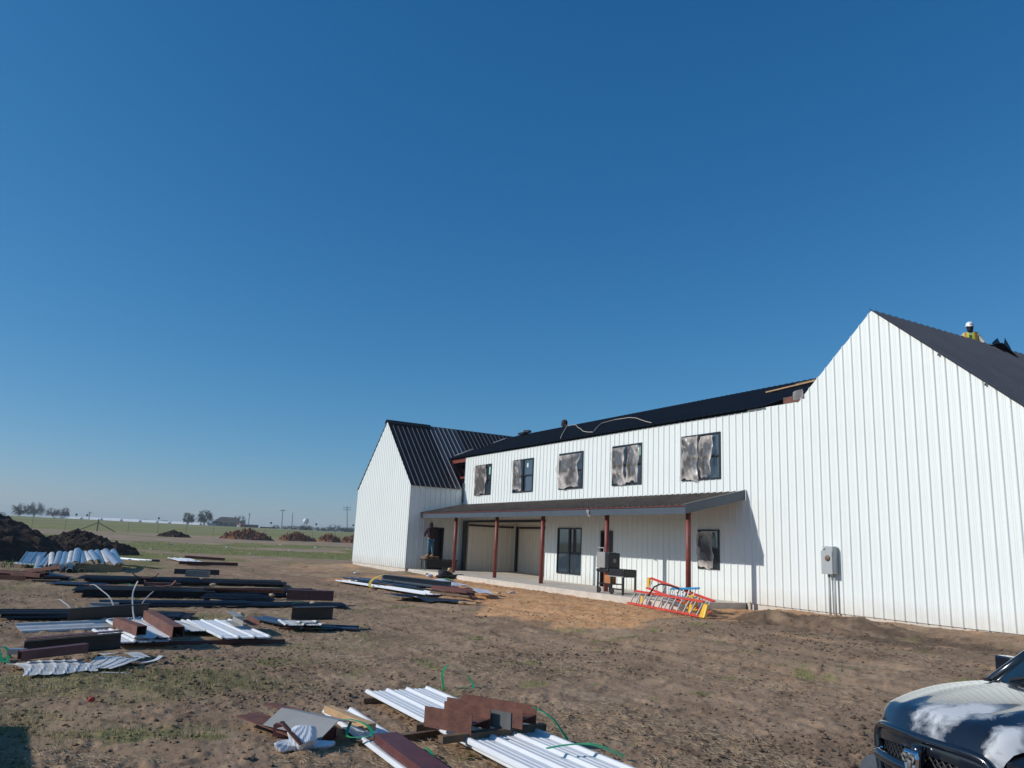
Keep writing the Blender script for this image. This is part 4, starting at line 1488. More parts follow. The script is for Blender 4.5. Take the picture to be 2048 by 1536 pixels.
def channel_prof(w_, h, t=.006, kind='U'):
    if kind == 'U':
        return [(-w_ / 2, 0), (w_ / 2, 0), (w_ / 2, h), (w_ / 2 - t, h), (w_ / 2 - t, t), (-w_ / 2 + t, t), (-w_ / 2 + t, h), (-w_ / 2, h)]
    if kind == 'C':                                   # web upright, flanges to +side
        return [(0, 0), (w_, 0), (w_, t), (t, t), (t, h - t), (w_, h - t), (w_, h), (0, h)]
    if kind == 'L':
        return [(0, 0), (w_, 0), (w_, t), (t, t), (t, h), (0, h)]
    if kind == 'H':
        a = t
        return [(-w_ / 2, 0), (-w_ / 2 + a, 0), (-w_ / 2 + a, h / 2 - a / 2), (w_ / 2 - a, h / 2 - a / 2), (w_ / 2 - a, 0), (w_ / 2, 0), (w_ / 2, h), (w_ / 2 - a, h), (w_ / 2 - a, h / 2 + a / 2), (-w_ / 2 + a, h / 2 + a / 2), (-w_ / 2 + a, h), (-w_ / 2, h)]
    if kind == 'V':                                   # ridge trim
        return [(-w_ / 2, 0), (0, h), (w_ / 2, 0), (w_ / 2 - t, -t), (0, h - 1.5 * t), (-w_ / 2 + t, -t)]
    return [(-w_ / 2, 0), (w_ / 2, 0), (w_ / 2, h), (-w_ / 2, h)]


def beam(label, A, B, w_, h, z, mat, kind='box', cat='steel beam', name='steel_beam', group=None, t=.008, roll=0.0, z2=None, bevel=0.0):
    c, L, rz = seg(A, B)
    zz = gz(c.x, c.y) + z
    dz = 0 if z2 is None else z2 - z
    if kind == 'tube':
        P = []
        mb = MB()
        o_ = [(-w_ / 2, 0), (w_ / 2, 0), (w_ / 2, h), (-w_ / 2, h)]
        i_ = [(-w_ / 2 + t, t), (w_ / 2 - t, t), (w_ / 2 - t, h - t), (-w_ / 2 + t, h - t)]
        mb.prism(o_, (-L / 2, 0, 0), (L / 2, 0, dz), cap=False)
        mb.prism(i_[::-1], (-L / 2, 0, 0), (L / 2, 0, dz), cap=False)
        for e, zq in ((-L / 2, 0), (L / 2, dz)):
            k0 = len(mb.v)
            mb.v += [(e, -y, zq + q) for y, q in o_] + [(e, -y, zq + q) for y, q in i_]
            mb.f += [(k0 + q, k0 + (q + 1) % 4, k0 + 4 + (q + 1) % 4, k0 + 4 + q) for q in range(4)]
    else:
        mb = MB().prism(channel_prof(w_, h, t, kind), (-L / 2, 0, 0), (L / 2, 0, dz))
    o = mb.build(name, mat, None, bevel=bevel)
    o.location = (c.x, c.y, zz)
    o.rotation_euler = (roll, 0, rz)
    return tag(o, label, cat, group)


def lumber(label, A, B, w_, h, z, mat=None, name='lumber_block', cat='lumber', z2=None):
    return beam(label, A, B, w_, h, z, mat or M['oldwood'], 'box', cat, name, z2=z2, bevel=.004)


def strap(label, pts, w_=.03, mat=None, name='plastic_strap', cat='strap', t=.004):
    c = Vector(pts[0])
    g0 = gz(c.x, c.y)
    P = [(p[0] - c.x, p[1] - c.y, p[2]) for p in pts]
    # smooth the path
    Q = []
    rk = random.Random(label)
    P = [Vector(p) + Vector((rk.uniform(-.02, .02), rk.uniform(-.02, .02), 0 if i in (0, len(P) - 1) else rk.uniform(-.02, .01))) for i, p in enumerate(P)]
    for i in range(len(P) - 1):
        p0, p1, p2, p3 = [Vector(P[min(max(k, 0), len(P) - 1)]) for k in (i - 1, i, i + 1, i + 2)]
        for s_ in range(5):
            u = s_ / 5
            Q.append(.5 * ((2 * p1) + (-p0 + p2) * u + (2 * p0 - 5 * p1 + 4 * p2 - p3) * u * u + (-p0 + 3 * p1 - 3 * p2 + p3) * u ** 3))
    Q.append(Vector(P[-1]))
    o = MB().ribbon(Q, w_, t).build(name, mat or M['green'], None)
    o.location = (c.x, c.y, g0)
    return tag(o, label, cat)


def crumpled(label, c, sx, sy, z, mat, seed, rz=0.0, amp=.12, cat='crumpled sheet', name='crumpled_sheet', ribs=True, tilt=(0, 0), rib=.013, per=.155):
    r_ = random.Random(seed)
    ph = [r_.uniform(0, 6.28) for _ in range(8)]

    def fn(u, v):
        x, y = (u - .5) * sx, (v - .5) * sy
        h = amp * (math.sin(x * 2.1 + ph[0] + y) * .5 + math.sin(y * 3.3 + ph[1]) * .3 + .35 * math.sin(x * 5.3 - y * 2.2 + ph[2]))
        if ribs:
            q = ((y + .06 * math.sin(x * 3 + ph[3])) / per) % 1.0
            h += rib * max(0, min(1, (.16 - abs(q - .5)) / .07))
        ex = .06 * math.sin(9 * v + ph[4]) * (2 * u - 1)
        return (x + ex, y + .05 * math.sin(6 * u + ph[5]), h + amp * .8)
    mb = MB().grid(fn, 28, 36)
    o = mb.build(name, mat, None)
    so = o.modifiers.new('thick', 'SOLIDIFY')
    so.thickness = .005
    o.location = (c[0], c[1], gz(c[0], c[1]) + z)
    o.rotation_euler = (tilt[0], tilt[1], rz)
    return tag(o, label, cat)


# ---- pile in the middle foreground
lumber('weathered block under the far end of the big white sheet', (-10.15, 3.72), (-10.0, 4.75), .10, .06, 0.0)
lumber('long weathered runner under the white sheets, nearest the camera', (-8.15, 2.95), (-8.5, 4.85), .10, .06, 0.0)
sheet('big white ribbed sheet, lowest in the foreground stack', (-10.33, 4.28), (-4.6, 4.38), .95, .07, M['whitepaint'], n=2, group='white ribbed sheets')
sheet('white ribbed sheet lying over the big one from the steel channels onward', (-7.80, 4.27), (-4.2, 4.40), .95, .11, M['whitepaint'], n=2, group='white ribbed sheets', seed=3)
lumber('tan lumber strip across the white sheet behind the rust channels', (-8.9, 4.35), (-8.3, 4.62), .09, .06, .17, M['wood'])
lumber('weathered crosspiece on the white sheets in front of the rust channels', (-8.12, 3.58), (-8.24, 4.75), .09, .07, .12)
lumber('short weathered crosspiece under the ends of the rust channels', (-7.40, 3.55), (-7.54, 4.85), .09, .07, .145)
beam('rust red steel channel with flanges up, nearest of the foreground pair', (-7.98, 3.74), (-7.46, 4.03), .36, .20, .215, M['rust'], 'H', 'steel channel', 'steel_channel', t=.010)
beam('longer rust and grey steel channel behind the nearest one', (-8.20, 4.08), (-7.36, 4.55), .30, .19, .215, M['rust'], 'H', 'steel channel', 'steel_channel', t=.010)
beam('flat grey steel strip standing between the two rust channels', (-8.10, 3.96), (-7.40, 4.35), .012, .17, .225, M['greygalv'], 'box', 'steel strip', 'steel_strip')
sheet('narrow white trim sheet under the tan plank', (-9.62, 3.22), (-4.8, 3.15), .40, .05, M['whitepaint'], name='trim_sheet', cat='trim sheet')
lumber('pale tan plank lying on the narrow white trim sheet', (-9.30, 2.99), (-8.28, 3.16), .10, .075, .09, M['wood'], name='lumber_plank', cat='plank')
beam('maroon steel box channel lying on the narrow white trim sheet', (-7.95, 3.19), (-5.0, 3.09), .25, .085, .09, M['maroon'], 'tube', 'steel tube', 'steel_tube', t=.012, bevel=.004)
strap('green plastic strap looped between the plank and the maroon channel', [(-8.6, 2.80, .12), (-8.40, 2.92, .20), (-8.15, 3.05, .18), (-7.95, 3.02, .12), (-8.15, 2.86, .08), (-8.40, 2.98, .16)])
strap('green strap tangle on the soil behind the white sheet', [(-10.6, 5.1, .02), (-10.8, 5.15, .22), (-10.9, 5.35, .30), (-10.8, 5.6, .12), (-10.55, 5.55, .02), (-10.5, 5.3, .05)])
strap('green strap hanging off the ends of the rust channels', [(-7.40, 4.6, .42), (-7.22, 4.75, .36), (-7.05, 4.82, .20), (-6.98, 4.80, .10), (-7.0, 4.9, .06)], .035)
strap('green strap on the soil beyond the channel ends', [(-7.0, 4.84, .10), (-6.85, 5.02, .13), (-6.65, 5.25, .05)], .045)
strap('green strap lying over the white ribs at the frame edge', [(-6.55, 4.25, .22), (-6.5, 4.5, .25), (-6.4, 4.7, .23), (-6.25, 4.95, .16)], .04)
strap('green strap end beside the maroon channel', [(-7.75, 3.42, .02), (-7.55, 3.48, .10), (-7.3, 3.46, .03)], .03)
beam('grey ridge trim resting tilted on rust plates', (-9.05, 2.40), (-8.28, 2.80), .52, .10, .14, M['greytrim'], 'V', 'ridge trim', 'ridge_trim', t=.006, roll=.16)
beam('thin rust plate sticking out under the grey ridge trim', (-9.45, 2.12), (-8.55, 2.52), .30, .012, .10, M['rust'], 'box', 'steel plate', 'steel_plate', z2=.05)
beam('second rust plate edge behind the grey ridge trim', (-9.52, 2.36), (-8.9, 2.60), .16, .012, .18, M['rust'], 'box', 'steel plate', 'steel_plate')
beam('rust support channel hidden below the grey ridge trim', (-8.8, 2.27), (-8.45, 2.82), .10, .12, 0.02, M['maroon'], 'tube', 'steel tube', 'steel_tube')
bl = MB()
def bag_blob(mb, c, s, seed):
    """a slack plastic bag: flat facets between sharp creases"""
    r_ = random.Random(seed)
    dirs = [Vector((r_.gauss(0, 1), r_.gauss(0, 1), r_.gauss(.2, .9))).normalized() for _ in range(26)]
    lens = [r_.uniform(.74, 1.02) for _ in dirs]

    def fn(u, v):
        th, p_ = math.pi * v, 2 * math.pi * u
        d = Vector((math.sin(th) * math.cos(p_), math.sin(th) * math.sin(p_), math.cos(th)))
        k = 1.3
        for n_, l_ in zip(dirs, lens):
            q = d.dot(n_)
            if q > .2:
                k = min(k, l_ / q)
        k *= 1 + .03 * math.sin(11 * p_ + 5 * th) * math.sin(th)
        return (c[0] + s[0] * k * d.x, c[1] + s[1] * k * d.y, c[2] + s[2] * k * d.z)
    mb.grid(fn, 44, 30)


bag_blob(bl, (0, 0, .12), (.14, .15, .13), 21)
bag_blob(bl, (-.02, .19, .04), (.09, .13, .045), 22)
bag_blob(bl, (-.04, -.17, .05), (.09, .12, .06), 23)
single('plastic_bag', 'white plastic bag full of scrap below the grey ridge trim', 'bag', bl, M['bag'], (-8.12, 2.40, gz(-8.12, 2.40) - .02))
beam('rusty bent strip across the white plastic bag', (-8.22, 2.18), (-7.95, 2.32), .05, .012, .26, M['rust'], 'box', 'steel strip', 'steel_strip', z2=.10)

# ---- white sheets and maroon tubes, left middle
beam('maroon steel runner across the ground under the white sheets', (-16.15, .62), (-16.0, 4.15), .10, .07, 0.0, M['maroon'], 'tube', 'steel tube', 'steel_tube')
beam('maroon steel runner under the far ends of the white sheets', (-18.6, 1.4), (-18.35, 3.9), .10, .08, 0.0, M['maroon'], 'tube', 'steel tube', 'steel_tube')
sheet('white ribbed sheet under the shorter maroon tube', (-17.5, 1.27), (-15.66, 1.58), .95, .09, M['whitepaint'], n=2, group='white ribbed sheets')
sheet('longer white ribbed sheet between the two maroon tubes', (-19.2, 1.42), (-15.75, 1.80), .80, .12, M['whitepaint'], n=1, group='white ribbed sheets')
sheet('narrow white ribbed strip right of the longer maroon tube', (-18.95, 2.45), (-17.0, 2.66), .42, .10, M['dirtywhite'], n=1, group='white ribbed sheets')
sheet('white ribbed sheet with steel offcuts on its far corner', (-18.95, 3.18), (-15.82, 3.38), .97, .10, M['whitepaint'], n=2, group='white ribbed sheets')
beam('shorter maroon square tube on the white sheets', (-17.25, 1.22), (-15.75, 1.52), .17, .16, .155, M['rust'], 'tube', 'steel tube', 'steel_tube', t=.010)
beam('longer maroon square tube on the white sheets', (-18.75, 1.90), (-15.62, 2.12), .20, .19, .155, M['rust'], 'tube', 'steel tube', 'steel_tube', t=.010)
beam('grey galvanised channel offcut on the white sheet', (-18.2, 3.55), (-17.1, 3.55), .16, .20, .15, M['greytrim'], 'C', 'steel channel', 'steel_channel')
beam('rust angle offcut beside the grey one on the white sheet', (-18.1, 3.84), (-17.0, 3.86), .16, .10, .17, M['rust'], 'L', 'steel angle', 'steel_angle')
strap('thin wire tie across the white sheets and tubes', [(-15.95, .95, .16), (-16.1, 1.6, .34), (-16.15, 2.3, .37), (-16.1, 2.9, .16), (-16.2, 3.9, .16)], .012, M['galv'], 'wire_tie', 'wire')
bl = MB()
blob(bl, (0, 0, .06), (.11, .10, .08), 31)
single('insulation_scrap', 'tan crumpled scrap on the soil behind the offcuts', 'scrap', bl, mk('tan_scrap', (.45, .33, .2), .9), (-20.0, 4.05, gz(-20.0, 4.05)), smooth=True)

# ---- long black sheets, nearest row
sheet('nearest black sheet row, its near-left half', (-20.25, -.75), (-20.2, 1.15), 1.0, .05, M['blacksheet'], n=4, group='black sheet stacks', gap=.028)
sheet('nearest black sheet row, its right half behind the maroon tubes', (-20.2, 1.0), (-19.75, 2.75), 1.15, .05, M['blacksheet'], n=3, group='black sheet stacks', gap=.022)
beam('dark green-grey channel leaning over the nearest black sheets', (-18.75, .40), (-19.35, 1.95), .10, .25, .06, M['brownsheet'], 'C', 'steel channel', 'steel_channel', z2=.12)
sheet('long off-white trim lying in front of the dark channel', (-17.95, -.42), (-18.55, 1.28), .50, .06, M['dirtywhite'], name='trim_sheet', cat='trim sheet', gap=.02, tilt=(.22, 0))
sheet('bluish grey plate standing behind the nearest black row', (-21.3, .35), (-21.2, .75), .30, .14, M['greygalv'], tilt=(.9, 0), name='metal_plate', cat='metal plate')
sheet('tan-edged brown plate standing behind the nearest black row', (-21.2, .85), (-21.05, 1.45), .34, .12, M['greytrim'], tilt=(.9, 0), name='metal_plate', cat='metal plate')
for lab, pts in (('bent white flashing strip arching up left of the white sheets', [(-19.0, .52, .05), (-19.4, .42, .30), (-19.9, .30, .38), (-20.2, .22, .42)]),
                 ('tall bent white flashing strip sticking up behind the white sheets', [(-18.5, 1.62, .12), (-19.0, 1.58, .32), (-19.5, 1.62, .62), (-19.7, 1.68, .85)]),
                 ('white flashing strip bowed over the black sheets', [(-19.6, 1.35, .10), (-20.2, 1.2, .42), (-20.8, 1.05, .58), (-21.6, .9, .62), (-22.2, .85, .58)]),
                 ('thin grey flashing strip leaning right of the tall one', [(-19.6, 1.72, .1), (-19.9, 1.9, .40), (-20.2, 2.1, .60)])):
    strap(lab, pts, .026, M['dirtywhite'] if 'white' in lab else M['greytrim'], 'flashing_strip', 'flashing', .008)
lumber('thin tan lath behind the nearest black sheets', (-21.5, 1.9), (-20.9, 3.2), .06, .04, .05, M['wood'])

# ---- black stacks, farther rows
sheet('thin black sheet row running along the ground toward the brown box', (-22.75, 1.28), (-22.7, 4.6), .75, .04, M['blacksheet'], n=3, group='black sheet stacks', gap=.03)
sheet('thin black sheet row ending in a pointed tip at the right', (-22.9, 4.5), (-22.45, 7.35), .85, .04, M['blacksheet'], n=3, group='black sheet stacks', gap=.03, skew=.08)
sheet('thick black sheet stack with stepped left end in the middle rows', (-26.2, .75), (-25.6, 4.4), 1.5, .04, M['blacksheet'], n=6, group='black sheet stacks', gap=.034)
sheet('thick black sheet stack right of the stepped one', (-25.9, 4.3), (-26.1, 7.6), 1.3, .04, M['blacksheet'], n=5, group='black sheet stacks', gap=.034)
sheet('black sheet stack under the white strap, short and low', (-24.2, 3.9), (-24.0, 5.6), .8, .06, M['blacksheet'], n=5, group='black sheet stacks', gap=.03)
sheet('farthest long black sheet stack under the rust saddle', (-30.8, 1.0), (-30.4, 4.6), 1.5, .04, M['blacksheet'], n=5, group='black sheet stacks', gap=.034)
sheet('farthest black sheet stack toward the right with a fanned tip', (-31.0, 4.6), (-30.4, 7.6), 1.2, .04, M['blacksheet'], n=5, group='black sheet stacks', gap=.03, skew=.06)
sheet('small dark sheet lying alone left of the black stacks', (-29.6, .0), (-29.0, 1.5), .8, .04, M['bluesheet'], n=1, group='black sheet stacks')
beam('black box channel raised above the farthest stack', (-32.6, 4.0), (-32.4, 5.6), .30, .18, .24, M['blacksheet'], 'U', 'steel channel', 'steel_channel')
beam('grey box end resting on the farthest stack', (-31.2, 4.25), (-30.9, 5.0), .30, .22, .24, M['greygalv'], 'box', 'metal box', 'metal_box')
beam('long rust channel lying over the thick black stacks', (-25.3, 4.0), (-24.9, 6.3), .30, .05, .24, M['rust'], 'box', 'steel channel', 'steel_channel', roll=-.3)
beam('short rust bar on the stepped black stack', (-26.0, 2.4), (-25.9, 3.4), .20, .10, .27, M['rust'], 'tube', 'steel tube', 'steel_tube')
beam('rust plate edge on the left of the stepped black stack', (-28.3, .9), (-28.0, 2.1), .22, .03, .10, M['rust'], 'box', 'steel plate', 'steel_plate')
beam('maroon box section standing on the thin black row, far right', (-23.6, 6.05), (-23.3, 7.35), .30, .28, .14, M['maroon'], 'tube', 'steel tube', 'steel_tube')


def saddle(label, c, rz, z, mat):
    mb = MB()
    pts = [(-.42, 0, .16), (-.30, 0, .05), (-.1, 0, 0.0), (.12, 0, .0), (.32, 0, .04), (.42, 0, .17)]
    mb.ribbon(pts, .34, .03)
    o = mb.build('bent_plate', mat, None)
    o.location = (c[0], c[1], gz(*c) + z)
    o.rotation_euler = (0, 0, rz)
    return tag(o, label, 'bent plate')


saddle('rust saddle plate with upturned ends on the farthest stack', (-29.8, 2.75), 1.5, .24, M['rust'])
saddle('rust saddle plate with upturned ends on the stepped stack', (-25.2, 2.75), 1.5, .32, M['rust'])
random.seed(12)
for (c, z, lab) in (((-25.3, 4.25), .34, 'pale crumpled wrap on the black stack at the strap'), ((-24.5, 6.35), .16, 'tan insulation lump at the right end of the middle stacks'),
                    ((-22.55, 6.55), .10, 'tan lump beside the green strap under the maroon box'), ((-24.8, 5.9), .12, 'small tan lump left of its bigger neighbour')):
    bl = MB()
    blob(bl, (0, 0, .03), (.06, .09, .05), int(c[0] * 10))
    single('insulation_scrap', lab, 'scrap', bl, mk('pale_tan_scrap', (.58, .44, .28), .9), (c[0], c[1], gz(*c) + z), smooth=True)
lumber('bent tan lath at the foot of the short black stack', (-23.7, 3.95), (-23.2, 4.75), .07, .06, .06, M['wood'], z2=.02)
strap('green strap at the foot of the maroon box', [(-22.5, 5.7, .05), (-22.4, 6.1, .14), (-22.5, 6.6, .10), (-22.45, 7.1, .06)], .05)
strap('green strap scrap on the stepped black stack', [(-25.2, 1.7, .36), (-25.0, 1.9, .40), (-24.8, 2.0, .36)], .05)

# ---- crossed dark sheets with a brown channel
sheet('blue-black sheet crossed under the white offcut, left arm', (-19.6, 4.35), (-17.4, 5.05), .50, .07, M['bluesheet'], n=2, group='crossed dark sheets', gap=.02)
sheet('blue-black sheet crossed under the white offcut, right arm', (-18.25, 4.8), (-17.5, 6.15), .55, .06, M['bluesheet'], n=1, group='crossed dark sheets')
sheet('short dirty white ribbed offcut below the brown channel', (-18.35, 4.98), (-17.35, 4.90), .85, .14, M['dirtywhite'], group='white ribbed sheets')
beam('brown folded channel standing on the white offcut', (-17.85, 4.72), (-18.05, 5.72), .26, .28, .20, M['brownsheet'], 'C', 'steel channel', 'steel_channel', t=.01)
strap('green strap under the crossed dark sheets', [(-17.5, 4.7, .03), (-17.4, 5.1, .05), (-17.45, 5.6, .02)], .05)
lumber('rust-brown block under the crossed sheets', (-17.75, 4.45), (-17.7, 5.2), .08, .06, .0, M['rust'])

# ---- bottom left heap
beam('long dark channel standing on edge in the lower-left heap', (-14.75, -.22), (-14.95, 1.15), .16, .25, .06, M['brownsheet'], 'C', 'steel channel', 'steel_channel', z2=.14, t=.01)
beam('maroon flange edge along the top of the long dark channel', (-14.78, -.22), (-14.98, 1.15), .17, .012, .325, M['maroon'], 'box', 'steel strip', 'steel_strip', z2=.405)
beam('maroon square tube lying on the crumpled white sheets', (-13.85, -.25), (-14.15, .62), .15, .13, .11, M['maroon'], 'tube', 'steel tube', 'steel_tube', z2=.16)
beam('short galvanised stub poking out left of the maroon tube', (-14.6, -.42), (-14.55, -.18), .12, .08, .10, M['galv'], 'tube', 'steel tube', 'steel_tube')
crumpled('crumpled white ribbed sheet under the maroon tube', (-13.62, .22), 1.05, .95, .0, M['dirtywhite'], 41, rz=.25, amp=.05)
crumpled('second crumpled white sheet folded over to the right', (-13.75, .95), .95, .62, .02, M['dirtywhite'], 42, rz=-.5, amp=.07)
crumpled('narrow crumpled white strip at the heap right end', (-14.6, 1.22), 1.1, .20, .04, M['dirtywhite'], 43, rz=.5, amp=.06, ribs=False, cat='crumpled strip', name='crumpled_strip')
strap('thin white strip trailing right of the lower-left heap', [(-13.95, 1.2, .08), (-13.85, 1.4, .05), (-13.95, 1.6, .07), (-14.1, 1.68, .10)], .07, M['whitepaint'], 'flashing_strip', 'flashing')
strap('small white strip on the soil below the lower-left heap', [(-13.15, .82, .02), (-13.1, 1.0, .03), (-13.0, 1.15, .02)], .05, M['whitepaint'], 'flashing_strip', 'flashing')
strap('green strap coil left of the lower-left heap', [(-14.3, -.38, .02), (-14.5, -.55, .08), (-14.75, -.6, .16), (-14.8, -.5, .20), (-14.6, -.42, .10), (-14.35, -.45, .04), (-14.9, -.62, .26), (-15.3, -.72, .30)], .05)
bl = MB()
blob(bl, (0, 0, .03), (.035, .04, .03), 51)
single('red_scrap', 'small red scrap alone on the bare soil', 'scrap', bl, mk('red_plastic', (.55, .05, .03), .5), (-11.05, .62, gz(-11.05, .62)), smooth=True)

# ---- heap between the rows and the building
sheet('black edged sheet lying over the white one in the heap before the building', (-31.8, 10.75), (-26.4, 11.75), .85, .16, M['bluesheet'], n=2, gap=.03, name='metal_sheet')
sheet('long white ribbed sheet under the black one in the heap before the building', (-31.9, 10.55), (-24.6, 11.35), .95, .07, M['whitepaint'], n=2, group='white ribbed sheets')
beam('dark folded trim on top of the heap before the building', (-29.9, 11.35), (-25.0, 12.05), .30, .24, .20, M['fascia'], 'C', 'trim', 'folded_trim')
beam('maroon channel lying across the heap right end', (-25.0, 11.4), (-23.3, 11.9), .22, .14, .18, M['maroon'], 'U', 'steel channel', 'steel_channel')
beam('second maroon channel poking right from the heap', (-24.9, 12.1), (-22.9, 11.9), .18, .16, .16, M['maroon'], 'C', 'steel channel', 'steel_channel', z2=.05)
crumpled('black crumpled sheet at the heap foot, nearest the camera', (-23.9, 10.35), 1.8, 1.1, .02, M['blacksheet'], 61, rz=.5, amp=.09)
crumpled('flat black crumpled sheet stretching right from the heap', (-22.9, 11.0), 2.1, .7, .02, M['blacksheet'], 62, rz=.35, amp=.04)
crumpled('white plastic sheet crumpled on the heap', (-26.0, 12.55), 1.3, .9, .18, M['bag'], 63, rz=.2, amp=.14, ribs=False, cat='plastic sheet', name='plastic_sheet')
crumpled('white plastic sheet crumpled at the heap right end', (-23.7, 12.55), 1.4, .6, .12, M['bag'], 64, rz=.1, amp=.10, ribs=False, cat='plastic sheet', name='plastic_sheet')
crumpled('small green-white plastic scrap on the heap top', (-26.6, 12.7), .5, .35, .36, M['green'], 65, amp=.06, ribs=False, cat='plastic sheet', name='plastic_sheet')
lumber('tan plank behind the heap before the building', (-29.2, 13.4), (-27.0, 13.25), .12, .05, .06, M['wood'], name='lumber_plank', cat='plank')
lumber('long tan plank running right behind the heap', (-26.2, 13.2), (-23.4, 13.1), .12, .05, .10, M['wood'], name='lumber_plank', cat='plank')
lumber('weathered plank lying on the black sheet at the heap right', (-24.3, 11.0), (-22.4, 11.5), .14, .06, .16, name='lumber_plank', cat='plank')
lumber('pale wood end at the heap right tip', (-22.0, 10.9), (-21.6, 11.3), .10, .07, .03, M['wood'])
strap('yellow strap over the front edge of the heap', [(-29.3, 11.35, .45), (-29.0, 10.9, .42), (-28.7, 10.5, .25), (-28.2, 10.25, .06), (-27.7, 10.3, .04)], .10, M['yellow'])

# ---- galvanised trims by the dark soil pile
gl_base = beam('tan crate under the galvanised trims', (-36.7, .75), (-36.7, 2.45), .7, .30, 0.0, mk('tan_cardboard', (.27, .21, .11), .85, var=.15), 'box', 'crate', 'low_crate')


def half_pipe(L, r_, n=9):
    prof = [(r_ * math.cos(math.pi * i / n), r_ * math.sin(math.pi * i / n)) for i in range(n + 1)]
    prof += [(.90 * a, .90 * b) for a, b in prof[::-1]]
    return MB().prism(prof, (-L / 2, 0, 0), (L / 2, 0, 0))


random.seed(21)
ordn = ['first', 'second', 'third', 'fourth', 'fifth', 'sixth', 'seventh', 'eighth', 'ninth', 'tenth', 'eleventh', 'twelfth', 'thirteenth', 'fourteenth']
bluegalv = mk('bluish_galvanised_metal', (.34, .43, .50), .3, metal=.6, var=.15, scale=3)
for i in range(14):
    y = -.55 + .22 * i
    zz = .14 + .30 * math.sin(min(1, i / 6) * 1.57) + random.uniform(-.04, .06)
    o = half_pipe(random.uniform(3.0, 3.8), random.uniform(.11, .16), 6).build('galvanised_trim', (M['galv'], bluegalv, M['dirtywhite'])[(i * 7) % 3], None)
    o.location = (-38.2 + random.uniform(-.4, .4), y, gz(-38.2, y) + zz)
    o.rotation_euler = (random.uniform(-.5, .5), .10 + random.uniform(-.03, .03), random.uniform(-.05, .05) + .008 * (i - 4))
    tag(o, ordn[i] + ' silver half-round trim from the left in the top layer beside the dark soil', 'trim', 'silver trims piled beside the dark soil')
for i in range(6):
    y = -.45 + .34 * i
    o = half_pipe(random.uniform(2.2, 3.4), random.uniform(.09, .14), 5).build('galvanised_trim', (M['galv'], bluegalv)[i % 2], None)
    o.location = (-37.4, y, gz(-37.4, y) + .05)
    o.rotation_euler = (random.uniform(-.4, .4), .03, random.uniform(-.15, .15))
    tag(o, ordn[i] + ' silver trim from the left in the bottom layer beside the dark soil', 'trim', 'silver trims piled beside the dark soil')
o = sheet('bluish galvanised sheet leaning left of the silver trims', (-41.0, -.75), (-38.9, -.95), .8, .30, bluegalv, tilt=(0, .22))
crumpled('white wrapped bundle end below the bluish leaning sheet', (-38.5, -1.0), .9, .75, .05, M['dirtywhite'], 71, amp=.08)
sheet('flat silver sheet behind the silver trims, reaching right', (-42.0, 2.0), (-39.5, 3.6), .7, .32, M['galv'], name='metal_sheet')
single('scrap_piece', 'small black scrap on the grass right of the silver trims', 'scrap', MB().box((0, 0, .05), (.2, .5, .12)), M['blacksheet'], (-46.0, 4.6, gz(-46, 4.6)))

# ---- red rusty scrap heap at the left edge
hp = [((-32.6, -1.9), (-31.2, -.3), .22, .13, .10, 'tube'), ((-31.5, -2.2), (-30.9, -.8), .26, .14, .0, 'U'), ((-33.4, -1.6), (-32.2, -.1), .18, .12, .10, 'C'), ((-32.0, -.7), (-31.8, .5), .3, .05, .05, 'box'),
      ((-32.8, -.9), (-31.6, .2), .2, .14, .12, 'L'), ((-30.9, -.6), (-31.0, .25), .35, .04, .02, 'box')]
lbs = ['rust tube on top of the scrap heap at the left edge', 'rust trough at the front foot of the left scrap heap', 'rust channel at the back of the left scrap heap', 'flat rust plate at the right of the left scrap heap',
       'rust angle tilted up in the left scrap heap', 'thin tan-rust plate on the grass before the left scrap heap']
for (A, B, w_, h, z, kd), lab in zip(hp, lbs):
    beam(lab, A, B, w_, h, z, M['rust'] if 'tan' not in lab else M['oldwood'], kd, 'rusty steel', 'rusty_beam', t=.012, z2=z + (.25 if 'tilted' in lab else 0))
crumpled('dark crumpled sheet in the left scrap heap', (-31.9, .1), 1.2, 1.0, .0, M['blacksheet'], 81, amp=.10, ribs=False)
crumpled('maroon crumpled sheet in the left scrap heap', (-32.7, -1.0), 1.5, 1.3, .0, M['maroon'], 82, amp=.10, ribs=False)

# ---- lone panel out on the grass
sheet('lone white panel lying out on the grass beyond the black rows', (-50.0, 6.2), (-42.8, 6.3), 1.1, .10, M['whitepaint'], n=1)
beam('dark red angle along the near edge of the lone panel', (-42.6, 5.4), (-42.4, 8.2), .18, .16, .05, M['maroon'], 'C', 'steel channel', 'steel_channel')
beam('dark red notched angle across the lone panel', (-47.0, 6.2), (-44.5, 7.9), .18, .14, .20, M['maroon'], 'C', 'steel channel', 'steel_channel')

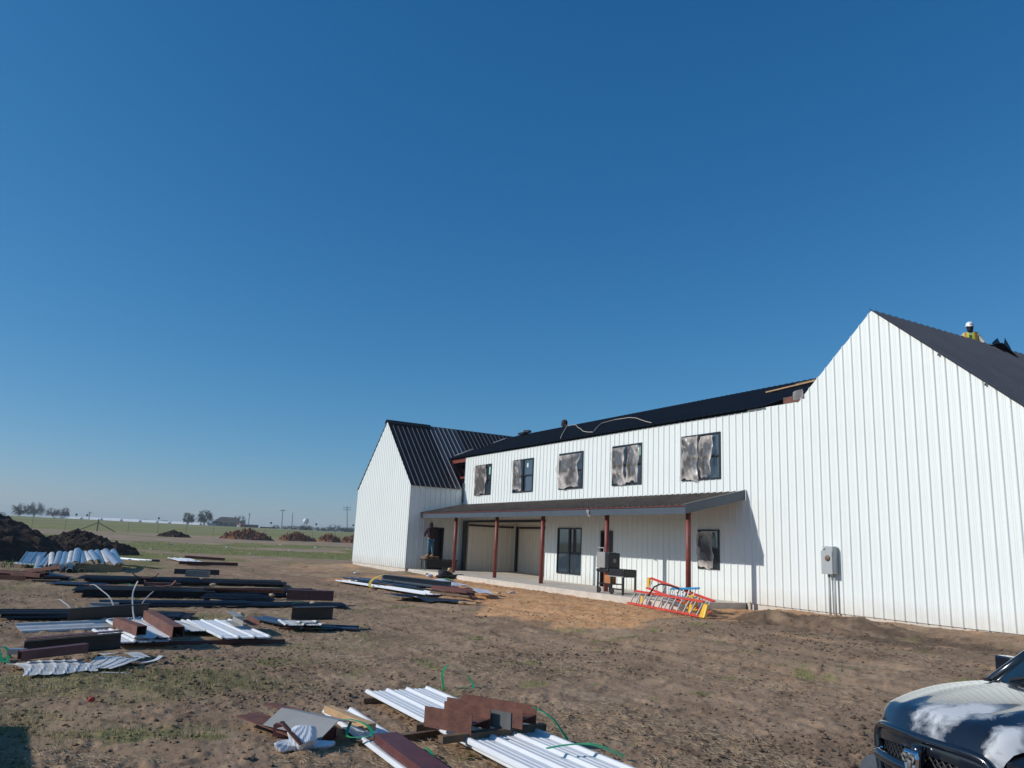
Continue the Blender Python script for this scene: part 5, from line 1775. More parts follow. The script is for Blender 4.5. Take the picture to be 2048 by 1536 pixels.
# ------------------------------------------------------------------ soil piles
def soil_pile(label, c, rx, ry, h, mat, seed, rough=.25, n=64, lump=3.0, rz=0.0, ridge=1.0):
    x = np.linspace(-1, 1, n)
    X, Y = np.meshgrid(x, x, indexing='ij')
    rr = np.sqrt(X ** 2 + Y ** 2)
    nz = fbm(X * 1.3 + seed, Y * 1.3 + seed * 2, 4, .6) - .5
    prof = np.clip(1 - (rr * (1 + nz * .7)) ** ridge, 0, 1)
    Z = h * prof * (1 + .35 * nz) + (fbm(X * lump + seed, Y * lump, 4, .7) - .5) * rough * h * sstn(0, .25, prof) + np.maximum(0, fbm(X * lump * 2.4 + 4, Y * lump * 2.4 + seed, 3, .6) - .5) * rough * 1.5 * h * sstn(0, .2, prof)
    cz, sz = math.cos(rz), math.sin(rz)
    XX = X * rx * cz - Y * ry * sz
    YY = X * rx * sz + Y * ry * cz
    G = ground_z(XX + c[0], YY + c[1]) - gz(*c)
    Z = Z + G - .12 * (1 - sstn(0, .06, prof))
    V = np.stack([XX, YY, Z], -1).reshape(-1, 3)
    i, j = np.meshgrid(np.arange(n - 1), np.arange(n - 1), indexing='ij')
    a = (i * n + j).ravel()
    F = np.stack([a, a + n, a + n + 1, a + 1], -1)
    me = bpy.data.meshes.new('soil_pile')
    me.from_pydata(V.tolist(), [], F.tolist())
    me.materials.append(mat)
    o = bpy.data.objects.new('soil_pile', me)
    COL.objects.link(o)
    o.location = (c[0], c[1], gz(*c))
    return tag(o, label, 'soil pile')


soil_pile('big dark soil pile rising at the left edge', (-46.5, -4.6), 5.0, 6.0, 2.75, M['soil'], 1.3, .16, 90, 4, ridge=1.25)
soil_pile('lower dark soil pile right of the big one', (-54.0, 1.0), 2.6, 3.5, 1.3, M['soil'], 4.1, .28, 80, 4, ridge=1.3)
soil_pile('small dark soil pile alone in the tan field', (-111.5, 13.0), 1.6, 2.2, .85, M['soil'], 6.2, .4, 40, 5)
soil_pile('longest reddish soil pile, leftmost of the red row', (-112.5, 22.7), 2.0, 3.7, 1.25, M['redsoil'], 2.2, .95, 80, 7)
soil_pile('reddish soil pile next to the longest one', (-117.0, 30.7), 1.8, 2.8, 1.1, M['redsoil'], 7.7, .95, 70, 7)
soil_pile('smallest reddish soil pile of the red row', (-118.5, 36.0), 1.6, 2.0, 1.1, M['redsoil'], 9.4, .95, 60, 7)
soil_pile('reddish soil pile beside the far wing', (-119.5, 40.2), 1.7, 2.4, 1.1, M['redsoil'], 3.8, .9, 60, 7)
single('steel_tube', 'rust square tube lying up on the big dark soil pile', 'steel tube', MB().box((0, 0, 0), (1.2, .28, .25)), M['rust'], (-42.6, -2.55, 1.35), (0, .25, .2))

# ------------------------------------------------------------------ wire fence across the field
fn_ = thing('wire_fence', 'thin wire fence with steel posts and a braced corner across the field', 'fence', (-132, 5, gz(-132, 5)))
FO = fn_.location
fpts = []
for i in range(-9, 24):
    # runs across the view at about 125 to 140 m
    X = -126.3 - .30 * abs(i) * .9 if i < 0 else -126.3 - .48 * i
    Y = 4.6 + 4.0 * i
    fpts.append((X, Y))
fpost = mk('rusty_fence_post', (.13, .115, .09), .8)
for i, (X, Y) in enumerate(fpts):
    hgt, r_ = (1.75, .09) if i == 9 else (1.5, .024)
    MB().tube([(X, Y, gz(X, Y) - .1), (X, Y, gz(X, Y) + hgt)], r_, 6).build('fence_post', fpost, fn_, off=FO)
X, Y = fpts[9]
for s in (-1, 1):
    MB().tube([(X, Y, gz(X, Y) + 1.25), (X, Y + 2.3 * s, gz(X, Y + 2.3 * s) + .05)], .055, 6).build('brace', fpost, fn_, off=FO)
for hz in (.4, .8, 1.2):
    MB().tube([(X, Y, gz(X, Y) + hz) for X, Y in fpts], .006, 4).build('wire', fpost, fn_, off=FO)

# ------------------------------------------------------------------ far trees, houses, poles
twig = mk('bare_twigs', (.24, .215, .195), .95, var=.2)
bark = mk('grey_bark', (.085, .07, .06), .95, var=.2)
leafm = mk('dull_olive_leaves', (.10, .10, .06), .9, var=.4, scale=.6)


def tree(label, loc, h, spread, seed, leafy=0, name='bare_tree', group=None):
    """trunk with limbs fanning into a domed crown of fine twigs (and leaf clumps); spread: crown width over height"""
    r_ = random.Random(seed)
    t = thing(name, label, 'tree', loc, r_.uniform(0, 6.28), group)
    tr, cr = MB(), MB()
    th = h * (.16 if name != 'scrub_bush' else .06)
    tr.tube([(0, 0, -.4), (.05, 0, th * .5), (.0, .05, th)], [.045 * h, .036 * h, .03 * h], 7)
    rw = h * spread / 2
    limbs = []
    for k in range(9):
        a = 6.283 * k / 9 + r_.uniform(-.3, .3)
        q = r_.uniform(.25, .8)
        e = Vector((math.cos(a) * rw * q, math.sin(a) * rw * q, th + (h - th) * r_.uniform(.35, .8)))
        mid = Vector((0, 0, th)).lerp(e, .5) + Vector((0, 0, .04 * h))
        tr.tube([(0, 0, th * .95), mid, e], [.02 * h, .014 * h, .008 * h], 5)
        limbs.append((mid, e))
    clumps = [Vector((r_.uniform(-1, 1), r_.uniform(-1, 1), r_.uniform(.25, 1))) for _ in range(14)]
    n = 620 if not leafy else 340
    for i in range(n):
        a, u = r_.uniform(0, 6.283), r_.random() ** .45
        v = r_.uniform(0, 1)
        d = Vector((math.cos(a) * math.sqrt(1 - (v * .98) ** 2) * u, math.sin(a) * math.sqrt(1 - (v * .98) ** 2) * u, v * u))
        k = .80 + .28 * max(math.exp(-((d.normalized() - c.normalized()).length / .45) ** 2) for c in clumps)
        e = Vector((d.x * rw * k, d.y * rw * k, th * .85 + d.z * (h - th * .85) * k))
        l0 = min(limbs, key=lambda q: (q[1] - e).length)
        s0 = l0[0].lerp(l0[1], r_.uniform(.3, 1))
        mid = s0.lerp(e, .5) + Vector((r_.uniform(-1, 1), r_.uniform(-1, 1), r_.uniform(-.5, 1))) * h * .03
        cr.tube([s0, mid, e], [.0075 * h, .0065 * h, .004 * h], 3)
        if leafy:
            for _ in range(leafy):
                c = e.lerp(s0, r_.uniform(0, .45)) + Vector((r_.gauss(0, 1), r_.gauss(0, 1), r_.gauss(0, 1))) * h * .022
                u_ = Vector((r_.uniform(-1, 1), r_.uniform(-1, 1), r_.uniform(-1, 1))).normalized() * h * .022
                v_ = u_.cross(Vector((r_.uniform(-1, 1), r_.uniform(-1, 1), 1))).normalized() * h * .016
                cr.add([c - u_ - v_, c + u_ - v_, c + u_ + v_, c - u_ + v_], [(0, 1, 2, 3)])
    tr.build('trunk', bark, t)
    cr.build('crown', leafm if leafy else twig, t)
    return t


Zc = 4.95
tree('bare spreading tree, left one of the pair at the far left', (-459.6, -18.6, Zc - .4), 7.4, 1.25, 1, 1)
tree('bare spreading tree, bigger right one of the far-left pair', (-459.8, -12.2, Zc - .4), 8.6, 1.4, 2)
tree('wide hazy bare tree right of the far-left pair', (-480, -4.2, Zc), 6.2, 1.5, 3)
tree('hazy bare tree with a dark stem right of the pair', (-480, 1.2, Zc), 6.6, 1.0, 4)
tree('dark round leafy tree left of the far house', (-456.1, 59.8, Zc), 7.2, 1.05, 5, 4, 'leafy_tree')
tree('taller olive tree next to the far house', (-464.9, 69.3, Zc), 9.6, 1.1, 6, 3, 'leafy_tree')
tree('bare tree just right of the far house', (-505, 96.0, Zc), 8.4, 1.2, 7)
random.seed(4)
hz_ = [(-519, -30, 3.0), (-463.7, 123.5, 3.6), (-462, 128, 3.4), (-464, 126, 4.0), (-470, 136, 3.4), (-449, 139.4, 5.0), (-455, 136, 3.6), (-448, 145, 3.8), (-452, 148, 4.0), (-458, 113, 3.0), (-461, 118, 3.2), (-466, 109, 3.0), (-455, 151, 4.2), (-476, 50, 2.6), (-478, 41, 2.4)]
bl_ = ['low hazy bush at the far left end of the horizon', 'scrubby bush below the white water tank', 'scrubby bush right of the white water tank', 'tallest scrubby bush under the water tank', 'thin scrub between the tank and the tall poles',
       'round-headed bush left of the last power pole', 'scrub left of the round-headed bush', 'scrub at the foot of the last power pole', 'scrub between the last pole and the building', 'low scrub by the middle pole pair', 'scrub right of the middle pole pair', 'low scrub by the red wall end',
       'last scrub beside the far wing', 'low hazy scrub left of the dark round tree', 'faint scrub along the white roofs']
for (X, Y, h), lab in zip(hz_, bl_):
    tree(lab, (X, Y, Zc - .3), h, 2.3, int(abs(X * 3 + Y)), 3, 'scrub_bush')['category'] = 'bush'

hs_ = thing('house', 'far brown-roofed house among trees on the horizon', 'house', (-470, 82, Zc), 0.0)
Wl = mk('brown_house_wall', (.22, .17, .13), .8)
Rf = mk('brown_shingle_roof', (.13, .10, .075), .9)
MB().b6(-4, 4, -7.0, 5.0, -.5, 2.4).build('wall', Wl, hs_)
MB().add([(-4.6, -8.5, 2.0), (4.6, -8.5, 2.0), (4.6, 5.8, 2.2), (-4.6, 5.8, 2.2), (0, -3.2, 5.4), (0, 4.8, 5.4)], [(0, 1, 4), (1, 2, 5, 4), (2, 3, 5), (3, 0, 4, 5), (0, 3, 2, 1)]).build('roof', Rf, hs_)
for y in (-5.2, -2.4, .6, 3.2):
    wv = MB().b6(4.0, 4.05, y - .5, y + .5, .7, 1.9).build('window', M['bronze'], hs_)
    MB().b6(4.05, 4.08, y - .42, y + .42, .78, 1.82).build('pane', M['glass'], wv)
MB().b6(-.4, .4, 4.2, 4.9, 4.2, 6.0).build('chimney', Wl, hs_)
gs = thing('shed', 'pale metal shed with a white slanted roof left of the far house', 'shed', (-467, 73.5, Zc))
MB().b6(-2, 2, -2.2, 2.2, -.5, 1.5).build('wall', M['dirtywhite'], gs)
MB().add([(-2.2, -2.6, 1.2), (2.2, -2.6, 1.2), (2.2, 2.4, 3.2), (-2.2, 2.4, 3.2), (-2.2, -2.6, 1.35), (2.2, -2.6, 1.35), (2.2, 2.4, 3.35), (-2.2, 2.4, 3.35)], [(0, 3, 2, 1), (4, 5, 6, 7), (0, 1, 5, 4), (1, 2, 6, 5), (2, 3, 7, 6), (3, 0, 4, 7)]).build('roof', M['whitepaint'], gs)
rs = thing('shed', 'long low red shed with a pale roof right of the far house', 'shed', (-461, 92.6, Zc))
MB().b6(-2, 2, -3.6, 5.0, -.5, 1.55).build('wall', mk('dull_red_wall', (.17, .07, .06), .8), rs)
MB().b6(-2.3, 2.3, -3.9, 5.2, 1.56, 1.8).build('roof', M['dirtywhite'], rs)
MB().b6(-1.8, 1.6, -4.9, -3.95, -.5, 2.4).build('end_wall', mk('orange_brick_wall', (.30, .13, .07), .8), rs)
single('low_wall', 'low dull red wall trailing right of the red shed', 'wall', MB().b6(-.3, .3, 0, 9.0, -.5, .9), mk('dull_red_brick', (.15, .065, .055), .85), (-458.2, 98.4, Zc))
wlist = [(-475, -6, 5.0, .35), (-475, 4.5, 9, .75), (-475, 14.5, 8, .9), (-474.6, 23.8, 8.5, .95), (-474.1, 33.2, 8.0, .95), (-473.3, 42.2, 7.0, .9), (-472.6, 49.5, 5.0, .8), (-471.5, 57.5, 7.0, .9), (-470.5, 65.5, 5.0, .9)]
wl_ = ['leftmost thin white roof on the horizon below the bare trees', 'second white roof from the left on the horizon', 'white roof on the horizon below the first sign post', 'white roof on the horizon left of the fence brace', 'white roof on the horizon above the fence brace',
       'white roof on the horizon right of the fence brace', 'small white roof midway along the horizon', 'white roof left of the dark round tree', 'white roof between the two leafy trees']
for (X, Y, L, h), lab in zip(wlist, wl_):
    t = thing('shed', lab, 'shed', (X, Y, Zc + .1), -.62, 'white roofs along the horizon')
    L *= 1.25
    MB().b6(-1.5, 1.5, -L / 2, L / 2, -1, .0).build('wall', M['dirtywhite'], t)
    MB().prism([(-1.7, -.06), (1.7, -.06), (1.7, .1), (0, h * 1.5), (-1.7, .1)], (0, -L / 2, 0), (0, L / 2, 0)).build('roof', M['whitepaint'], t)

polem = mk('creosote_pole', (.07, .062, .058), .9)


def pole(label, X, Y, h, arms=1, lean=0.0, aw=2.2):
    t = thing('power_pole', label, 'power pole', (X, Y, Zc - .3), 0.0, 'power poles on the horizon')
    t.rotation_euler = (lean, 0, 0)
    MB().tube([(0, 0, 0), (0, 0, h)], [.22, .15], 8).build('post', polem, t)
    for i in range(arms):
        a = MB().box((0, 0, h - .7 - 1.2 * i), (.16, aw, .2)).build('crossarm', polem, t)
        for y in (-aw * .45, 0.25, aw * .45):
            MB().lathe([(.08, 0), (.10, .12), (.04, .25)], (0, y, h - .6 - 1.2 * i), 6).build('insulator', M['greygalv'], a)
    return t


pole('small power pole above the white roofs on the left', -470, 12.5, 4.6, 1, 0, 1.6)
pole('thin power pole right of the far house', -490.3, 98.3, 9.2, 1, 0, 1.2)
pole('power pole with a crossarm, left one of the middle pair', -456.8, 110.2, 11.6, 1, .03, 3.4)
pole('bare-topped power pole, right one of the middle pair', -474.9, 120.6, 10.6, 0, .03)
pole('tallest power pole with a double crossarm near the far wing', -437.3, 142.9, 15.0, 2, .10, 4.6)
wt = thing('water_tank', 'small white water tank on legs above the scrub', 'water tank', (-579, 156.9, Zc + 2))
MB().lathe([(1.0, 3.6), (1.9, 4.2), (2.2, 5.6), (1.9, 6.9), (.8, 7.5), (.05, 7.6)], (0, 0, 0), 14).build('tank', M['whitepaint'], wt, True)
for a in range(4):
    MB().tube([(1.5 * math.cos(a * 1.57 + .8), 1.5 * math.sin(a * 1.57 + .8), -3), (1.2 * math.cos(a * 1.57 + .8), 1.2 * math.sin(a * 1.57 + .8), 4.4)], .14, 6).build('leg', M['greygalv'], wt)
for (X, Y, h, lab, col) in ((-470, 6.5, 2.6, 'small dark road sign on a post left of the white roofs', 0), (-470, -1.5 + 13, 2.6, 'small road sign on a post by the small power pole', 0), (-467.7, 46.1, 2.9, 'small dark road sign on a post right of the fence brace', 0),
                            (-438.8, 99.9, 3.2, 'small reddish sign head at the end of the red wall', 1), (-423.2, 120.5, 3.6, 'dark red sign head right of the water tank', 1), (-417.4, 139.4, 4.0, 'reddish sign head beside the far wing corner', 1)):
    t = thing('road_sign', lab, 'sign', (X, Y, Zc - .2))
    MB().tube([(0, 0, -1), (0, 0, h)], .07, 6).build('post', M['greygalv'], t)
    MB().lathe([(.001, -.03), (.6, -.03), (.6, .03), (.001, .03)], (.1, 0, h), 8, 'x').build('sign_face', mk('faded_sign', (.16, .07, .05) if col else (.06, .05, .05), .7), t)

# ------------------------------------------------------------------ the air between here and the horizon
hz_mat = bpy.data.materials.new('thin_haze')
hz_mat.use_nodes = True
hn = hz_mat.node_tree.nodes
hn.remove(hn['Principled BSDF'])
pv = hn.new('ShaderNodeVolumePrincipled')
pv.inputs['Color'].default_value = (.80, .90, 1.0, 1)
pv.inputs['Density'].default_value = .00035
hz_mat.node_tree.links.new(pv.outputs[0], hn['Material Output'].inputs['Volume'])
hz_o = MB().b6(-2600, 2600, -2600, 2600, -4, 28).build('haze', hz_mat)
hz_o['kind'] = 'stuff'

# litter on the field
random.seed(31)
lit = [(-85.2, 25.5, 'white scrap on the far grass below the second reddish soil pile'), (-84, 27.6, 'white scrap on the far grass right of the one below the second pile'), (-90.9, 22, 'pale scrap in the tan field below the longest reddish pile'),
       (-75, 13.4, 'white scrap on the grass below the left end of the longest pile'), (-62.7, 5.9, 'pale scrap on the grass near the lone panel'), (-74.7, 15.8, 'yellow wrapper on the grass below the longest reddish pile'),
       (-61.2, 12.6, 'grey rag on the near edge of the green band'), (-83.5, 24.0, 'small white scrap left of the white pair on the far grass'), (-86, 29.0, 'white scrap on the far grass closest to the far wing'),
       (-71, 18.0, 'small pale scrap in the middle of the green band'), (-78, 9.0, 'pale scrap in the tan field left of the reddish piles'), (-66.5, 20.0, 'yellow-white wrapper on the green band beside the far wing')]
cols = [M['bag'], M['dirtywhite'], mk('yellow_wrapper', (.62, .56, .14), .7)]
for i, (X, Y, lab) in enumerate(lit):
    q = MB()
    k = .6 + .5 * random.random()
    blob(q, (0, 0, .03), (.10 * k, .17 * k, .07 * k), 91 + i, 9, 6, .6)
    single('litter_scrap', lab, 'litter', q, cols[2] if 'yellow' in lab else cols[1] if 'pale' in lab or 'grey' in lab else cols[0], (X, Y, gz(X, Y) + .01), (0, 0, i * 1.3), 'litter scraps on the far grass')
for X, Y, c, lab in ((-37.5, 12.9, 'bag', 'white scrap on bare soil before the far wing'), (-43.5, 12.0, 'wood', 'tan scrap on bare soil left of the white one'), (-24.5, 14.2, 'dirtywhite', 'grey rag on the soil behind the heap')):
    q = MB()
    blob(q, (0, 0, .03), (.08, .14, .05), int(X * -3), 9, 6, .5)
    single('litter_scrap', lab, 'litter', q, M[c], (X, Y, gz(X, Y)), smooth=True)

# ------------------------------------------------------------------ pickup truck
def truck_paint():
    mt = bpy.data.materials.new('black_truck_paint')
    mt.use_nodes = True
    n, l = mt.node_tree.nodes, mt.node_tree.links
    p = n['Principled BSDF']
    p.inputs['Base Color'].default_value = (.008, .012, .02, 1)
    p.inputs['Roughness'].default_value = .18
    p.inputs['Coat Weight'].default_value = 1.0
    p.inputs['Coat Roughness'].default_value = .04
    return mt


def hood_paint():
    """black clear coat, peeled to chalky white in two big blotches, with a film of tan dust"""
    mt = truck_paint()
    mt.name = 'peeled_black_hood_paint'
    n, l = mt.node_tree.nodes, mt.node_tree.links
    p = n['Principled BSDF']
    tc = n.new('ShaderNodeTexCoord')

    def math_(op, a, b=None):
        q = n.new('ShaderNodeMath')
        q.operation = op
        for i, x in enumerate((a, b)):
            if x is None:
                continue
            if isinstance(x, (int, float)):
                q.inputs[i].default_value = x
            else:
                l.new(x, q.inputs[i])
        return q.outputs[0]
    sx = n.new('ShaderNodeSeparateXYZ')
    l.new(tc.outputs['Object'], sx.inputs[0])
    no = n.new('ShaderNodeTexNoise')
    no.inputs['Scale'].default_value = 5.5
    no.inputs['Detail'].default_value = 7
    no.inputs['Roughness'].default_value = .62
    no.inputs['Distortion'].default_value = .6
    l.new(tc.outputs['Object'], no.inputs['Vector'])

    def blot(cx, cy, rx, ry):
        a = math_('DIVIDE', math_('SUBTRACT', sx.outputs[0], cx), rx)
        b = math_('DIVIDE', math_('SUBTRACT', sx.outputs[1], cy), ry)
        return math_('SUBTRACT', 1.0, math_('SQRT', math_('ADD', math_('MULTIPLY', a, a), math_('MULTIPLY', b, b))))
    m_ = math_('MAXIMUM', math_('MAXIMUM', blot(-.13, .06, .22, .27), blot(-.30, .20, .18, .19)), math_('MAXIMUM', blot(-.20, .57, .22, .11), blot(-.42, .66, .26, .12)))
    m_ = math_('ADD', m_, math_('MULTIPLY', math_('SUBTRACT', no.outputs['Fac'], .50), 2.4))
    rp = n.new('ShaderNodeValToRGB')
    rp.color_ramp.elements[0].position = .0
    rp.color_ramp.elements[1].position = .62
    l.new(m_, rp.inputs['Fac'])
    mc = n.new('ShaderNodeMix')
    mc.data_type = 'RGBA'
    l.new(rp.outputs['Color'], mc.inputs['Factor'])
    mc.inputs[6].default_value = (.010, .013, .020, 1)
    mc.inputs[7].default_value = (.56, .58, .60, 1)
    l.new(mc.outputs[2], p.inputs['Base Color'])
    l.new(math_('ADD', math_('MULTIPLY', rp.outputs['Color'], .5), .16), p.inputs['Roughness'])
    l.new(math_('SUBTRACT', 1.0, rp.outputs['Color']), p.inputs['Coat Weight'])
    return mt


tk = thing('pickup_truck', 'black pickup truck with chalky white peeling paint on its hood', 'truck', (-3.58, 5.52, -.12), R(-109.0))
TP = truck_paint()
HP = hood_paint()


def hood_fn(u, v):
    # u: 0 front .. 1 rear; v: 0 passenger (-y) .. 1 driver (+y)
    x = .06 - 1.26 * u
    hw = .585 + .24 * u ** .8
    t = 2 * v - 1
    y = hw * t
    zc = 1.15 + .18 * (1 - (1 - u) ** 2.4)
    zc -= .10 * (1 - min(1, u / .10)) ** 2
    x += -.10 * t * t * (1 - u)
    z = zc - .035 * t * t
    z -= .09 * max(0, (abs(t) - .88) / .12) ** 2
    z += .008 * math.exp(-((abs(t) - .55) / .10) ** 2) * min(1, u * 4 + .2)
    return (x, y, z)


hd = MB().grid(hood_fn, 24, 40).build('hood', HP, tk, True)
# front lip of the hood above the grille
lip = MB().grid(lambda u, v: Vector(hood_fn(0, v)) + Vector((.02 * math.sin(u * 1.6), 0, -.12 * u)), 4, 40)
lip.build('hood_lip', TP, tk, True)
# fenders
for s in (-1, 1):
    def fen(u, v):
        x = .02 - 1.22 * u - .10 * (1 - u)
        hw = .58 + .24 * u ** .8
        y0 = hw - .02
        y1 = .80 + .20 * min(1, u * 2.5)
        zt = .98 + .24 * u ** .8
        a = v * 2.2
        if v < .5:
            k = v / .5
            y = y0 + (y1 - y0) * math.sin(k * 1.57)
            zh = 1.15 + .18 * (1 - (1 - u) ** 2.4) - .125 - .012
            z = zh + (zt - .13 - zh) * (1 - math.cos(k * 1.57))
        else:
            k = (v - .5) / .5
            y = y1
            z = zt - .13 - k * .40
        x -= .30 * ((y - y0) / (y1 - y0)) ** 2 * (1 - u)
        return (x, s * y, z)
    MB().grid(fen, 14, 16).build('fender', TP, tk, True)
    MB().grid(lambda u, v: (fen(0, u * .5)[0] - .004, fen(0, u * .5)[1], fen(0, u * .5)[2] * (1 - v) + .62 * v), 8, 5).build('fender_front', TP, tk, True)
    mbx = MB().add([(-.09, s * .60, .66), (-.36, s * .80, .66), (-.38, s * .80, .92), (-.10, s * .60, .94), (-.25, s * .60, .66), (-.5, s * .78, .66), (-.5, s * .78, .92), (-.25, s * .60, .94)],
                   [(0, 1, 2, 3), (4, 7, 6, 5), (0, 4, 5, 1), (1, 5, 6, 2), (2, 6, 7, 3), (3, 7, 4, 0)])
    MB().grid(lambda u, v: (-.07 - .28 * u, s * (.61 + .19 * u), .70 + .20 * v), 6, 3).build('headlight', M['windscreen'], tk, True)
    mbx.build('headlight_housing', M['black'], tk, bevel=.02)
# grille: surround, cross bars, mesh, emblem
GY, GZ0, GZ1 = .575, .60, 1.02


def gx(y, z):
    return .075 - .22 * (y / .6) ** 2 * .55 + .02 * math.sin((z - GZ0) / (GZ1 - GZ0) * 3.14)


su = MB()
ring = []
for i in range(48):
    a = 2 * math.pi * i / 48
    c, s = math.cos(a), math.sin(a)
    y = GY * (abs(c) ** .35) * (1 if c > 0 else -1)
    z = (GZ0 + GZ1) / 2 + (GZ1 - GZ0) / 2 * (abs(s) ** .35) * (1 if s > 0 else -1)
    y *= 1 - .10 * (GZ1 - z) / (GZ1 - GZ0)
    ring.append((gx(y, z), y, z))
su.tube(ring + [ring[0]], .032, 8)
su.build('grille_surround', TP, tk, True)
cb_ = MB()
cb_.tube([(gx(-.52 + .052 * i, .80) + .02, -.52 + .052 * i, .80) for i in range(21)], .042, 8)
cb_.tube([(gx(.05, .62 + .04 * i) + .025, .05, .62 + .04 * i) for i in range(10)], .045, 8)
cb_.build('grille_crossbar', TP, tk, True)
gm = MB()
for i in range(-18, 19):
    for s in (-1, 1):
        pts = []
        for k in range(9):
            z = GZ0 + .03 + (GZ1 - GZ0 - .06) * k / 8
            y = i * .052 + s * (z - .80) * .9
            if abs(y) < .50:
                pts.append((gx(y, z) - .025, y, z))
        if len(pts) > 1:
            gm.tube(pts, .006, 4)
gm.build('grille_mesh', M['black'], tk)
MB().grid(lambda u, v: (gx((2 * u - 1) * .55, .8) - .08, (2 * u - 1) * .55, GZ0 + (GZ1 - GZ0) * v), 10, 2).build('grille_backing', M['tyre'], tk)
for s in (-1, 1):
    MB().tube([(gx(s * .44, .80) + .0, s * .50, .79), (gx(s * .46, .83) + .0, s * .49, .835), (gx(s * .40, .86) + .01, s * .43, .855)], .008, 6).build('chrome_accent', M['chrome'], tk)
sh_p = [(-.065, .10), (.065, .10), (.075, .06), (.06, -.02), (.03, -.09), (0, -.12), (-.03, -.09), (-.06, -.02), (-.075, .06)]
em = MB()
nE = len(sh_p)
em.add([(.16, y, .80 + z) for y, z in sh_p] + [(.185, y * .86, .80 + z * .86) for y, z in sh_p], [tuple(range(nE - 1, -1, -1)), tuple(range(nE, 2 * nE))] + [(i, (i + 1) % nE, nE + (i + 1) % nE, nE + i) for i in range(nE)])
eo = em.build('emblem', M['chrome'], tk, bevel=.004)
eo.location = (.01, .065, .055)
# horned head in relief on the shield
hr_ = MB()
for s in (-1, 1):
    hr_.tube([(.19, s * .012, .845), (.196, s * .035, .872), (.194, s * .055, .855), (.192, s * .052, .825), (.19, s * .036, .815)], [.012, .013, .012, .010, .006], 8)
hr_.add([(.188, -.02, .85), (.188, .02, .85), (.188, .012, .76), (.188, -.012, .76), (.204, 0, .84), (.206, 0, .765)], [(0, 4, 1), (1, 4, 5, 2), (0, 3, 5, 4), (3, 2, 5)])
hr_.build('horned_head', M['greygalv'], eo, True)
# bumper
bm = MB().grid(lambda u, v: (.16 - .30 * (2 * u - 1) ** 2 - .06 * abs(2 * v - 1) ** 3, (2 * u - 1) * 1.0, .34 + .30 * v + .015 * math.sin(v * 3.1)), 24, 8)
bm.build('front_bumper', mk('grey_plastic_bumper', (.07, .078, .085), .55), tk, True)
MB().grid(lambda u, v: (.16 - .30 * (2 * u - 1) ** 2 - .06 - .22 * v, (2 * u - 1) * 1.0, .64 + .03 * math.sin(v * 3.1)), 24, 5).build('bumper_top', mk('grey_plastic_step', (.09, .098, .105), .55), tk, True)
# cowl, windscreen, pillars, cab, bed
MB().grid(lambda u, v: (-1.17 - .14 * u, (2 * v - 1) * .80, 1.305 + .03 * u - .035 * (2 * v - 1) ** 2), 3, 20).build('cowl', M['tyre'], tk, True)
WS = lambda u, v: (-1.29 - .80 * u + .10 * (1 - (2 * v - 1) ** 2) * (1 - .4 * u), (2 * v - 1) * (.80 - .13 * u), 1.325 + .545 * u - .03 * (2 * v - 1) ** 2 * (1 - u))
MB().grid(WS, 8, 16).build('windshield', M['windscreen'], tk, True)
for s in (0, 1):
    p0, p1 = Vector(WS(0, s)), Vector(WS(1, s))
    MB().tube([p0 + (p0 - p1) * .08, p1 + Vector((-.05, 0, .01))], [.04, .035], 8).build('roof_pillar', TP, tk, True)
for s, y0 in ((-1, -.42), (1, .18)):
    wp = MB().tube([(-1.22, y0 - .12, 1.33), (-1.30, y0 + .0, 1.375), (-1.36, y0 + .36, 1.425)], [.014, .012, .008], 6)
    wp.tube([(-1.36, y0 + .05, 1.41), (-1.42, y0 + .55, 1.45)], .009, 5)
    wp.build('wiper', M['tyre'], tk, True)
for y in (-.55, .35):
    MB().lathe([(.03, 0), (.03, .014), (.012, .024)], (-1.02, y, 1.322), 10).build('washer_jet', M['tyre'], tk)
MB().grid(lambda u, v: (-2.20 - 1.35 * u, (2 * v - 1) * .68, 1.86 + .03 * math.sin(u * 3.1) - .05 * (2 * v - 1) ** 2), 8, 12).build('cab_roof', TP, tk, True)
for s in (-1, 1):
    o = MB().add([(-1.30, s * .98, 1.17), (-3.62, s * .98, 1.17), (-3.62, s * .98, .48), (-1.30, s * .98, .48), (-1.30, s * .82, 1.30), (-3.62, s * .82, 1.30)], [(0, 1, 2, 3), (0, 4, 5, 1)]).build('door_side', TP, tk)
    MB().b6(-2.28, -2.16, s * .985, s * 1.01, 1.02, 1.06).build('handle', M['chrome'], o)
    MB().add([(-1.62, s * .83, 1.29), (-3.55, s * .83, 1.29), (-3.45, s * .69, 1.80), (-2.28, s * .69, 1.80)], [(0, 1, 2, 3)]).build('side_window', M['windscreen'], tk)
    mr = MB()
    mr.tube([(-1.70, s * .88, 1.28), (-1.72, s * 1.06, 1.34)], .03, 6)
    mr.box((-1.76, s * 1.12, 1.36), (.13, .19, .17))
    mr.build('wing_mirror', TP, tk, bevel=.05)
MB().add([(-3.55, -.80, 1.29), (-3.55, .80, 1.29), (-3.50, .66, 1.82), (-3.50, -.66, 1.82)], [(0, 1, 2, 3)]).build('rear_window', M['windscreen'], tk)
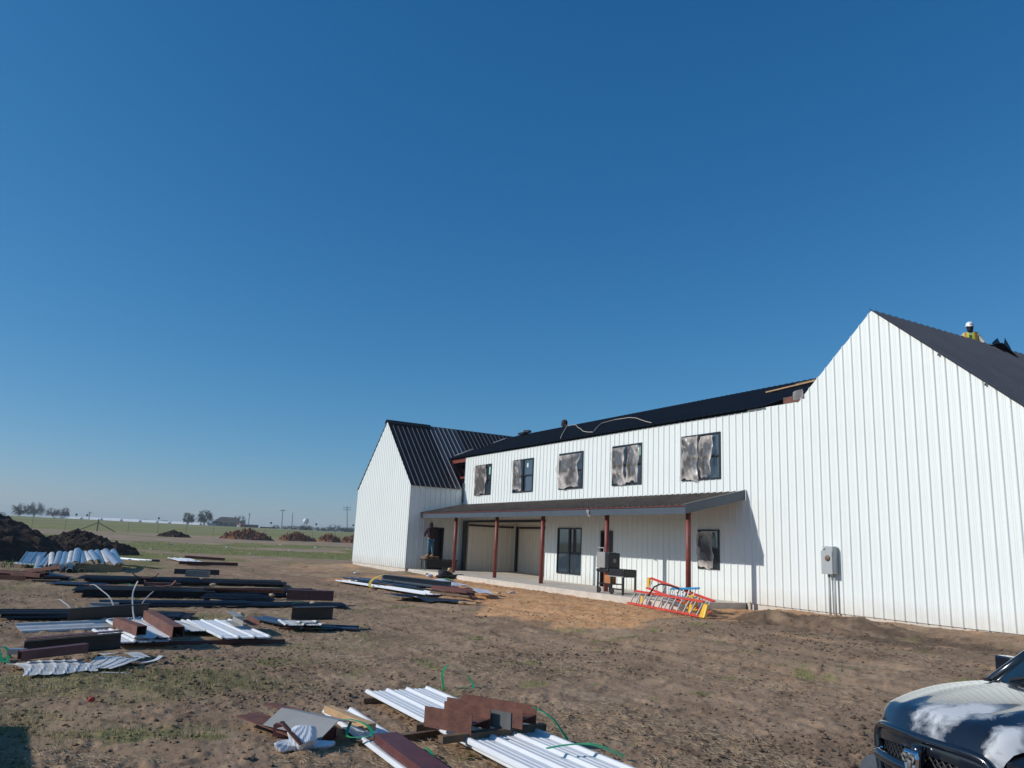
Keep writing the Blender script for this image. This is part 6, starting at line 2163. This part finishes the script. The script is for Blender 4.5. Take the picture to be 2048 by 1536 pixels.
MB().b6(-3.66, -3.58, -.97, .97, .55, 1.29).build('cab_back', TP, tk)
bed = MB().b6(-5.6, -3.68, -1.0, -.90, .60, 1.27).b6(-5.6, -3.68, .90, 1.0, .60, 1.27).b6(-5.68, -5.58, -.9, .9, .60, 1.25).b6(-5.58, -3.68, -.9, .9, .60, .68)
bed.build('cargo_bed', TP, tk)
MB().b6(-5.5, -.35, -.75, .75, .38, .56).build('chassis', M['tyre'], tk)
for x in (-.72, -4.45):
    for s in (-1, 1):
        wh = MB().lathe([(.22, -.12), (.36, -.13), (.395, -.08), (.395, .08), (.36, .13), (.22, .12)], (x, s * .84, .395), 28, 'y').build('wheel', M['tyre'], tk, True)
        MB().lathe([(.001, -.05), (.10, -.05), (.20, .0), (.225, -.04), (.225, -.10), (.21, -.10)] if s < 0 else [(.21, .10), (.225, .10), (.225, .04), (.20, 0), (.10, .05), (.001, .05)], (x, s * .88, .395), 20, 'y').build('rim', M['alu'], wh, True)

# ------------------------------------------------------------------ skip-shaped stand-in added unseen left of the frame to cast the lower-left corner's shadow
sk_ = thing('shadow_skip', 'added unseen skip, rusty with ribbed sides, casting the lower-left shadow', 'skip', (-9.2, -3.25, 0.0), R(3))
wbx = MB()
for (a, b) in (((-1.5, -.9), (1.5, -.9)), ((1.5, -.9), (1.5, .9)), ((1.5, .9), (-1.5, .9)), ((-1.5, .9), (-1.5, -.9))):
    wbx.bar((a[0], a[1], .72), (b[0], b[1], .72), .05, 1.2)
wbx.b6(-1.47, 1.47, -.87, .87, .12, .18)
wbx.build('hull', M['rust'], sk_)
for x in (-1.2, -.6, 0, .6, 1.2):
    for s in (-1, 1):
        MB().b6(x - .04, x + .04, s * .925, s * 1.0, .15, 1.30).build('rib', M['rust'], sk_)
for s in (-1, 1):
    MB().b6(-1.55, 1.55, s * .93 - .05, s * .93 + .05, 1.321, 1.40).build('rim', M['rust'], sk_)
    MB().b6(-1.4, 1.4, s * .6 - .06, s * .6 + .06, 0.0, .118).build('skid', M['rust'], sk_)
